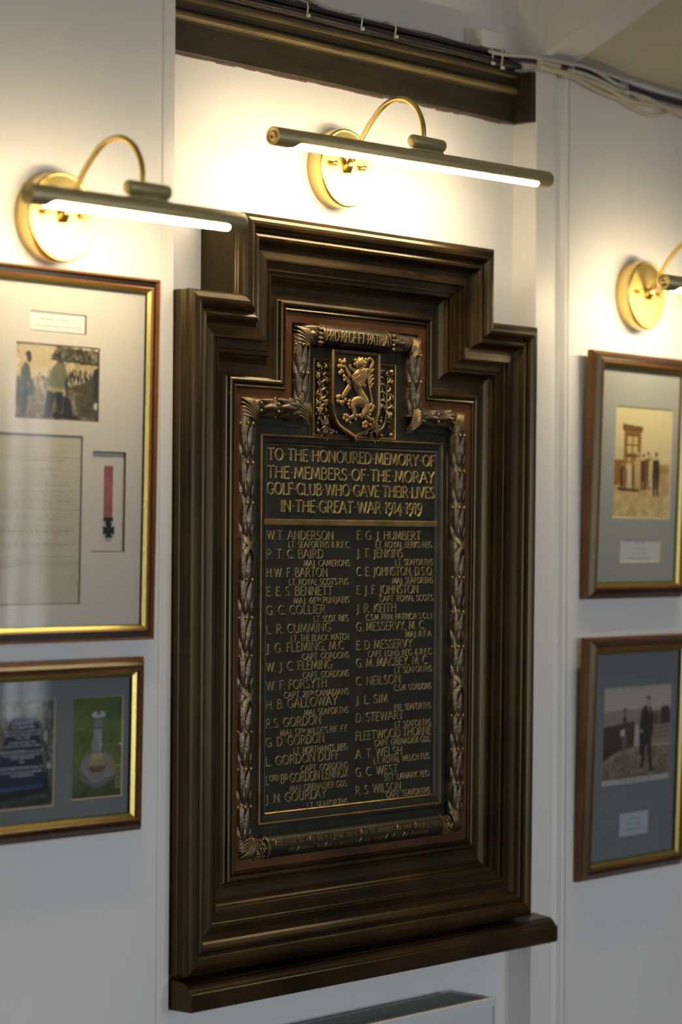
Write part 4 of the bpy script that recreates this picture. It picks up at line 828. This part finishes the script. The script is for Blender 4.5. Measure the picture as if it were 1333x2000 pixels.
# fans of curved ribs mitring each corner
def fan(inner, outer, bow, n=9, name='corner_fan'):
    """bands start along the two outer edges of the corner, cross the rolls and gather at the inner corner"""
    I_ = Vector(inner); O_ = Vector(outer); mb = MB(); dx = math.copysign(1, I_.x-O_.x); dz = math.copysign(1, I_.y-O_.y); Lx = .020; Lz = .026
    for k in range(n):
        s_ = k/(n-1)
        st = Vector((O_.x, O_.y+dz*Lz*(1-2*s_))) if s_ < .5 else Vector((O_.x+dx*Lx*(2*s_-1), O_.y))
        e = I_+Vector((dx*.004*(s_-.5), -dz*.004*(s_-.5))); md = (st+e)/2+Vector((dx, -dz)).normalized()*(.004 if bow > 0 else .004)
        pts = []; rr = []
        for i in range(10):
            u = i/9; c = st*(1-u)**2+md*2*u*(1-u)+e*u*u
            hh = RY*math.sqrt(max(0, 1-(2*abs(u-.52))**2.4)); pts.append((c.x, TY-hh-.0016, c.y)); rr.append(.0017-.0007*u)
        mb.tube(pts, rr, 6)
    SUB(name, mb, 'bronze_relief')
for (ix, iz), (ox, oz), bw in (((XUl+.016, ZT-.020), (XUl-.014, ZT+.012), .5), ((XUr-.016, ZT-.020), (XUr+.013, ZT+.012), -.5), ((XLc+.018, ZS-.020), (XLc-.013, ZS+.014), .5), ((XRc-.018, ZS-.020), (XRc+.013, ZS+.014), -.5),
                               ((XUl+.016, ZS-.022), (XUl-.016, ZS+.020), .6), ((XUr-.016, ZS-.022), (XUr+.016, ZS+.020), -.6), ((XLc+.016, ZB+.022), (XLc-.012, ZB-.012), -.5), ((XRc-.016, ZB+.022), (XRc+.012, ZB-.012), .5)):
    fan((ix, iz), (ox, oz), bw)

# ---- bottom scroll with the engraved verse
roll('scroll_roll', (XLc, ZB), (XRc, ZB), rx=.0155, ry=.0140)
def cyl_band(x0, x1, zc_, rz_, ry_, name, mat, prof=None, a0=8, a1=172, n=18, thick=.0015, subs=1):
    mb = MB(); vs = []
    for x in (x0, x1):
        for r_ in (0, thick):
            for j in range(n+1):
                t = math.radians(a0+(a1-a0)*j/n); vs.append((x, TY-(ry_+r_)*math.sin(t), zc_-(rz_+r_)*math.cos(t)))
    k = n+1; fs = [(k+j, k+j+1, 3*k+j+1, 3*k+j) for j in range(n)]+[(j, j+1, k+j+1, k+j) for j in range(n)]+[(2*k+j, 3*k+j, 3*k+j+1, 2*k+j+1) for j in range(n)]+[(0, k, 3*k, 2*k), (n, 2*k+n, 3*k+n, k+n)]
    mb.add(vs, fs); return SUB(name, mb, mat)
cyl_band(-.2180, .1880, ZB, .0160, .0148, 'scroll_sheet', 'bronze')
for x0 in (-.2230, .1870): cyl_band(x0, x0+.0050, ZB, .0170, .0158, 'scroll_cuff', 'bronze_relief')
random.seed(31); mb = MB()
for x0, x1 in ((-.2480, -.2250), (.1940, .2140)):
    for i in range(46):
        ph = math.radians(random.uniform(25, 150)); x = random.uniform(x0, x1); mb.ball((x, TY-.0150*math.sin(ph), ZB-.0160*math.cos(ph)), random.uniform(.0012, .0028), None, 6, 4)
SUB('scroll_ornament', mb, 'bronze_relief')['kind'] = 'stuff'
sheet_cy = lambda v: TY-.0160*math.sqrt(max(.02, 1-((v[2]-ZB)/.0178)**2))
def verse(s, xa, xb, z, h):
    o = flat_text('verse_line', s, 0, 0, z, h, 'bronze_rule', tab, 'LEFT', .32, .0004); vs = o.data.vertices; w = max(v.co.x for v in vs); sx = (xb-xa)/w
    for v in vs: v.co = Vector((xa+v.co.x*sx-MO[0], TY-.0163*math.sqrt(max(.02, 1-((v.co.z-ZB)/.0178)**2))+v.co.y-MO[1]-.0003, v.co.z-MO[2]))
verse('They never fail who die in a great cause: they fall, amongst the ever changing years,', -.2140, .1840, 1.0515, .0130)
verse('enshrined within a name whose worth shall be forever.', -.1800, .1520, 1.0400, .0115)

# ---- motto banner
cyl_band(-.1085, .0450, ZT+.0005, .0162, .0185, 'motto_banner', 'bronze_shield', thick=.0016)
for x0 in (-.1105, .0440): cyl_band(x0, x0+.0030, ZT+.0005, .0170, .0193, 'banner_rim', 'bronze_relief', thick=.0018)
mb = MB(); mb.v = []
text_line('motto_line', 'PRO·REGE·ET·PATRIA', -.1045, .0395, ZT-.0074, .0155, .082, gap=.12, flare=.5, curve=None)
o = [q for q in bpy.data.objects if q.name.startswith('motto_line')][0]
for v in o.data.vertices:
    z = v.co.z+MO[2]; up = (TY-v.co.y-MO[1]); v.co.y = TY-.0204*math.sqrt(max(.03, 1-((z-ZT-.0005)/.0180)**2))-up*1.0-MO[1]
mb = MB(); random.seed(5)
for sx_ in (-1, 1):             # ribbon bows either side of the banner
    bx = -.1165 if sx_ < 0 else .0500
    for k in range(4):
        z0 = ZT+.010-.0068*k; mb.tube([(bx-.006*sx_*-1, TY-.018, z0), (bx, TY-.0215, z0-.002), (bx+.003*sx_, TY-.019, z0-.005)], [.002, .0032, .0015], 8)
SUB('banner_bow', mb, 'bronze_relief')

# ---- crest panel with foliage, shield and lion
cx0, cx1, cz0, cz1 = -.1150, .0790, 1.6550, 1.7725
framed(rect(cx0, cz0, cx1, cz1), [(0, TY+.001), (0, TY-.0028), (.0010, TY-.0040), (.0024, TY-.0036), (.0030, TY-.0010), (.0032, TY+.001)], 'crest_moulding', 'bronze_rule')
mb = MB()
for x in (cx0-.0060, cx1+.0060): mb.box(x-.0022, x+.0022, TY-.0022, TY+.001, 1.655, 1.786, .0008)
SUB('crest_pilaster', mb, 'bronze')
random.seed(17); fol = MB()
def curl(x, z, r, turn, start, y=-.0035, rr=.0021):
    pts = []; rs = []
    for i in range(12):
        u = i/11; a = start+turn*u*5.2; q = r*(1-u*.82); pts.append((x+q*math.cos(a), TY+y-.0020*u, z+q*math.sin(a))); rs.append(rr*(.55+.75*u))
    fol.tube(pts, rs, 6); fol.ball((x, TY+y-.0022, z), rr*1.15, None, 7, 4)
def stalk(pts, r0, r1, y=-.0030):
    P = smooth_path([(p[0], TY+y, p[1]) for p in pts], 4); n = len(P); fol.tube(P, [r0+(r1-r0)*i/(n-1) for i in range(n)], 6)
def spiky(x, z, s_, ang):
    a = math.radians(ang); d = Vector((math.cos(a), math.sin(a))); p = Vector((-d.y, d.x))
    fol.ball((x, TY-.0040, z), s_*.62, s_*.5, 9, 6)
    for k in range(-4, 5):
        q = Vector((x, z))+p*s_*.10*k; e = Vector((x, z))+d*s_*1.15+p*s_*.24*k; fol.tube([(q.x, TY-.0062, q.y), (e.x, TY-.0050, e.y)], [.0009, .0005], 5)
    for k in range(-2, 3):
        e = Vector((x, z))-d*s_*.75+p*s_*.18*k; fol.tube([(x+p.x*s_*.15*k, TY-.0070, z+p.y*s_*.15*k), (e.x, TY-.0030, e.y)], .0009, 5)
def frond(x, z, ang, ln, bend, r0=.0019):
    """leaf blade that leaves a stem, bends over and curls at the tip"""
    pts = []; rs = []; a = math.radians(ang); px, pz = x, z
    for i in range(9):
        u = i/8; pts.append((px, TY-.0022-.0028*math.sin(u*math.pi), pz)); rs.append(r0*(.55+.9*math.sin(min(1, u*1.1+.1)*math.pi)**.7)*(1-.45*u)); px += math.cos(a)*ln/8; pz += math.sin(a)*ln/8; a += math.radians(bend)*(.25+1.5*u)/4
    fol.tube(pts, rs, 6); fol.ball((px, TY-.0034, pz), r0*1.05, None, 7, 4)
for sg, xa, xb in ((1, cx0+.0035, -.0835), (-1, cx1-.0035, .0290)):
    w = abs(xb-xa); X_ = lambda u: xa+sg*u*w; A_ = lambda a: a if sg > 0 else 180-a
    def fr_(u, z, a, ln, b, r0=.0019): frond(X_(u), z, A_(a), ln, b*sg, r0)
    stalk([(X_(1.1), 1.667), (X_(.6), 1.673), (X_(.40), 1.700), (X_(.42), 1.725), (X_(.36), 1.752)], .0024, .0012); stalk([(X_(.42), 1.700), (X_(.60), 1.724), (X_(.74), 1.752)], .0019, .0011)
    curl(X_(.22), 1.7600, .0056, sg, 0, rr=.0024); curl(X_(.76), 1.7600, .0054, -sg, 2.2, rr=.0024); curl(X_(.20), 1.7440, .0044, sg, 1.2, rr=.0021)
    for u, z, a, ln, b in ((.40, 1.742, 150, .014, -70), (.40, 1.728, 150, .014, -75), (.40, 1.714, 155, .014, -75), (.38, 1.703, 165, .013, -70), (.50, 1.735, 40, .018, -55), (.46, 1.722, 42, .019, -50), (.44, 1.709, 40, .020, -50), (.60, 1.746, 50, .013, -60), (.44, 1.699, 30, .020, 45),
                        (.36, 1.693, 175, .010, 60), (.42, 1.684, 200, .012, 60), (.70, 1.676, 60, .012, 50), (.85, 1.690, 80, .011, 60), (.48, 1.752, 95, .012, 50), (.10, 1.700, 80, .012, -40), (.10, 1.715, 85, .012, -40), (.95, 1.715, 95, .013, 30), (.95, 1.735, 95, .012, 30)): fr_(u, z, a, ln, b)
    spiky(X_(.34), 1.6895, .0082, 95 if sg > 0 else 85); spiky(X_(.80), 1.7035, .0066, 100 if sg > 0 else 80)
    for k in range(8): fr_(1.05, 1.671, 110+19*k, .020 if k > 2 else .014, 35 if k > 3 else -35, .0020)
    for k in range(5): fr_(1.15+.14*k, 1.6630-.0008*k, 120 if k % 2 else 60, .007, 120, .0015)
    curl(X_(.22), 1.6625, .0034, sg, 0); curl(X_(.70), 1.6605, .0028, -sg, 1); curl(X_(1.25), 1.6600, .0026, sg, 2)
    for k in range(16):
        u = random.uniform(.05, .95); z = random.uniform(1.69, 1.765); fol.ball((X_(u), TY-.0030, z), random.uniform(.0011, .0018), None, 6, 4)
SUB('thistle_foliage', fol, 'bronze_relief')
# shield outline
sx0, sx1, sz1, stip = -.0838, .0284, 1.7868, 1.6478
def shield_path(e=0):
    m_ = (sx0+sx1)/2; pts = [(sx0+e, 1.7868-e)]; z0 = 1.6960
    side = [(sx0, 1.74), (sx0+.0002, 1.705), (sx0+.0022, 1.690), (sx0+.0070, 1.6790), (sx0+.0150, 1.6710), (sx0+.0270, 1.6650), (sx0+.0400, 1.6600), (sx0+.0500, 1.6550), (m_, 1.6478)]
    path = [(sx0, sz1)]+side+[(2*m_-x, z) for x, z in side[:-1][::-1]]+[(sx1, sz1)]
    return inset(path, e)
sp = shield_path(0); mb = MB(); plate(mb, shield_path(.0015), TY+.001, TY-.0105); shd = SUB('shield', mb, 'bronze_shield')
sides = mitred_sides(sp, [(0, TY+.001), (0, TY-.0125), (.0012, TY-.0148), (.0048, TY-.0138), (.0056, TY-.0105), (.0056, TY+.001)])
mb = MB()
for sd in sides: mb.add(sd.v, sd.f)
SUB('shield_rim', mb, 'bronze_shield_rim')
li = MB(); SY = TY-.0105
def q2(x, y):
    u = (x-140)/860; v = (y-80*u-110)/1679; return (sx0+u*.1122, 1.7868-v*.1376)
KK = .1122/860
def limb(pts, y=.0025):
    P = []; R_ = []
    for x, yy, r in pts:
        a, b = q2(x, yy); P.append((a, SY-y, b)); R_.append(r*KK)
    n = len(P); P2 = smooth_path(P, 4); R2_ = [float(np.interp(i/4, range(n), R_)) for i in range(len(P2))]; li.tube(P2, R2_, 9, flat=.46)
def bl(x, yy, r, h=.0035): a, b = q2(x, yy); li.ball((a, SY-h+.001, b), r*KK*1.15, r*KK*.9, 8, 5)
limb([(640, 400, 48), (635, 520, 66), (585, 660, 100), (580, 780, 76), (620, 880, 56), (670, 980, 58), (725, 1090, 68), (745, 1190, 62)], .0026)
bl(620, 365, 56, .0040); bl(560, 385, 30, .0048); bl(690, 370, 36, .0040)
for k_ in range(11):
    a_ = -2.6+.48*k_; limb([(630+40*math.cos(a_), 370-40*math.sin(a_), 14), (632+78*math.cos(a_+.15), 375-78*math.sin(a_+.15), 15), (634+98*math.cos(a_+.45), 380-98*math.sin(a_+.45), 7)], .0048)
for x, y in ((530, 325), (600, 295), (655, 300), (715, 310), (520, 400), (690, 430), (560, 430), (720, 370)): bl(x, y, 20, .0055)
bl(590, 355, 12, .0078); bl(635, 358, 12, .0078); limb([(560, 395, 14), (600, 410, 15), (640, 400, 10)], .0062)
for p in ([(455, 400, 24), (465, 460, 28), (520, 500, 24), (580, 470, 18)], [(560, 520, 14), (600, 500, 18)]): limb(p)
for p in ([(560, 560, 10), (490, 590, 12), (440, 660, 9)], [(620, 500, 10), (590, 610, 14), (450, 700, 10)], [(650, 480, 10), (630, 630, 14), (490, 740, 10)], [(680, 470, 10), (660, 660, 14), (535, 800, 10)], [(705, 480, 10), (700, 640, 13), (610, 830, 8)], [(590, 540, 9), (530, 600, 13), (445, 680, 9)], [(635, 490, 9), (608, 620, 13), (470, 720, 9)], [(660, 470, 9), (642, 650, 13), (510, 770, 9)], [(690, 480, 9), (680, 660, 13), (570, 830, 8)]): limb([(a_, b_, c_*1.25) for a_, b_, c_ in p], .0078)
limb([(470, 650, 36), (400, 510, 27), (345, 400, 22)]); limb([(460, 760, 40), (400, 680, 26), (345, 600, 22)]); limb([(450, 800, 42), (370, 920, 36), (305, 1030, 28)], .003)
for x, y, r in ((270, 335, 26), (300, 360, 26), (350, 345, 28), (355, 300, 14), (250, 430, 24), (290, 430, 26), (330, 440, 20), (270, 555, 24), (300, 520, 26), (330, 540, 20), (345, 615, 24), (370, 650, 22), (350, 690, 20),
                (235, 1000, 26), (265, 985, 24), (240, 1075, 26), (290, 1100, 28), (330, 1090, 24), (370, 1055, 24), (310, 1140, 18), (440, 1085, 20), (430, 1140, 22), (455, 1070, 18), (450, 1200, 16), (700, 800, 30), (615, 860, 26), (770, 500, 20)): bl(x, y, r)
limb([(700, 1110, 70), (620, 1090, 70), (540, 1100, 62), (510, 1170, 46), (530, 1270, 36), (525, 1350, 28), (460, 1390, 22), (390, 1420, 22)], .003)
for x, y, r in ((360, 1340, 24), (400, 1350, 26), (350, 1395, 24), (400, 1440, 24), (440, 1380, 22), (465, 1480, 18), (560, 1420, 20), (590, 1350, 20), (640, 1350, 22), (670, 1385, 18)): bl(x, y, r)
limb([(740, 1150, 72), (735, 1250, 62), (705, 1340, 46), (770, 1390, 28), (840, 1440, 20)], .003)
for x, y, r in ((800, 1170, 26), (840, 1160, 24), (880, 1190, 22), (860, 1230, 22), (800, 1270, 22), (840, 1270, 20), (810, 1340, 22), (865, 1430, 20), (700, 1500, 24), (740, 1480, 26), (770, 1510, 20), (700, 1550, 22), (745, 1555, 24), (830, 1530, 18)): bl(x, y, r)
limb([(860, 1140, 16), (855, 1040, 14), (830, 920, 14), (805, 780, 16), (795, 640, 22), (830, 480, 26), (870, 370, 22), (850, 310, 18), (800, 295, 20), (765, 340, 18)], .0022)
for p in ([(805, 700, 12), (840, 620, 14), (880, 590, 8)], [(808, 770, 12), (850, 690, 14), (890, 660, 8)], [(815, 850, 10), (850, 780, 13), (885, 750, 8)], [(830, 560, 12), (870, 500, 12), (890, 480, 6)]): limb(p, .003)
SUB('rampant_lion', li, 'bronze_lion', recalc=False)
print('leaves', leaf_n[0])
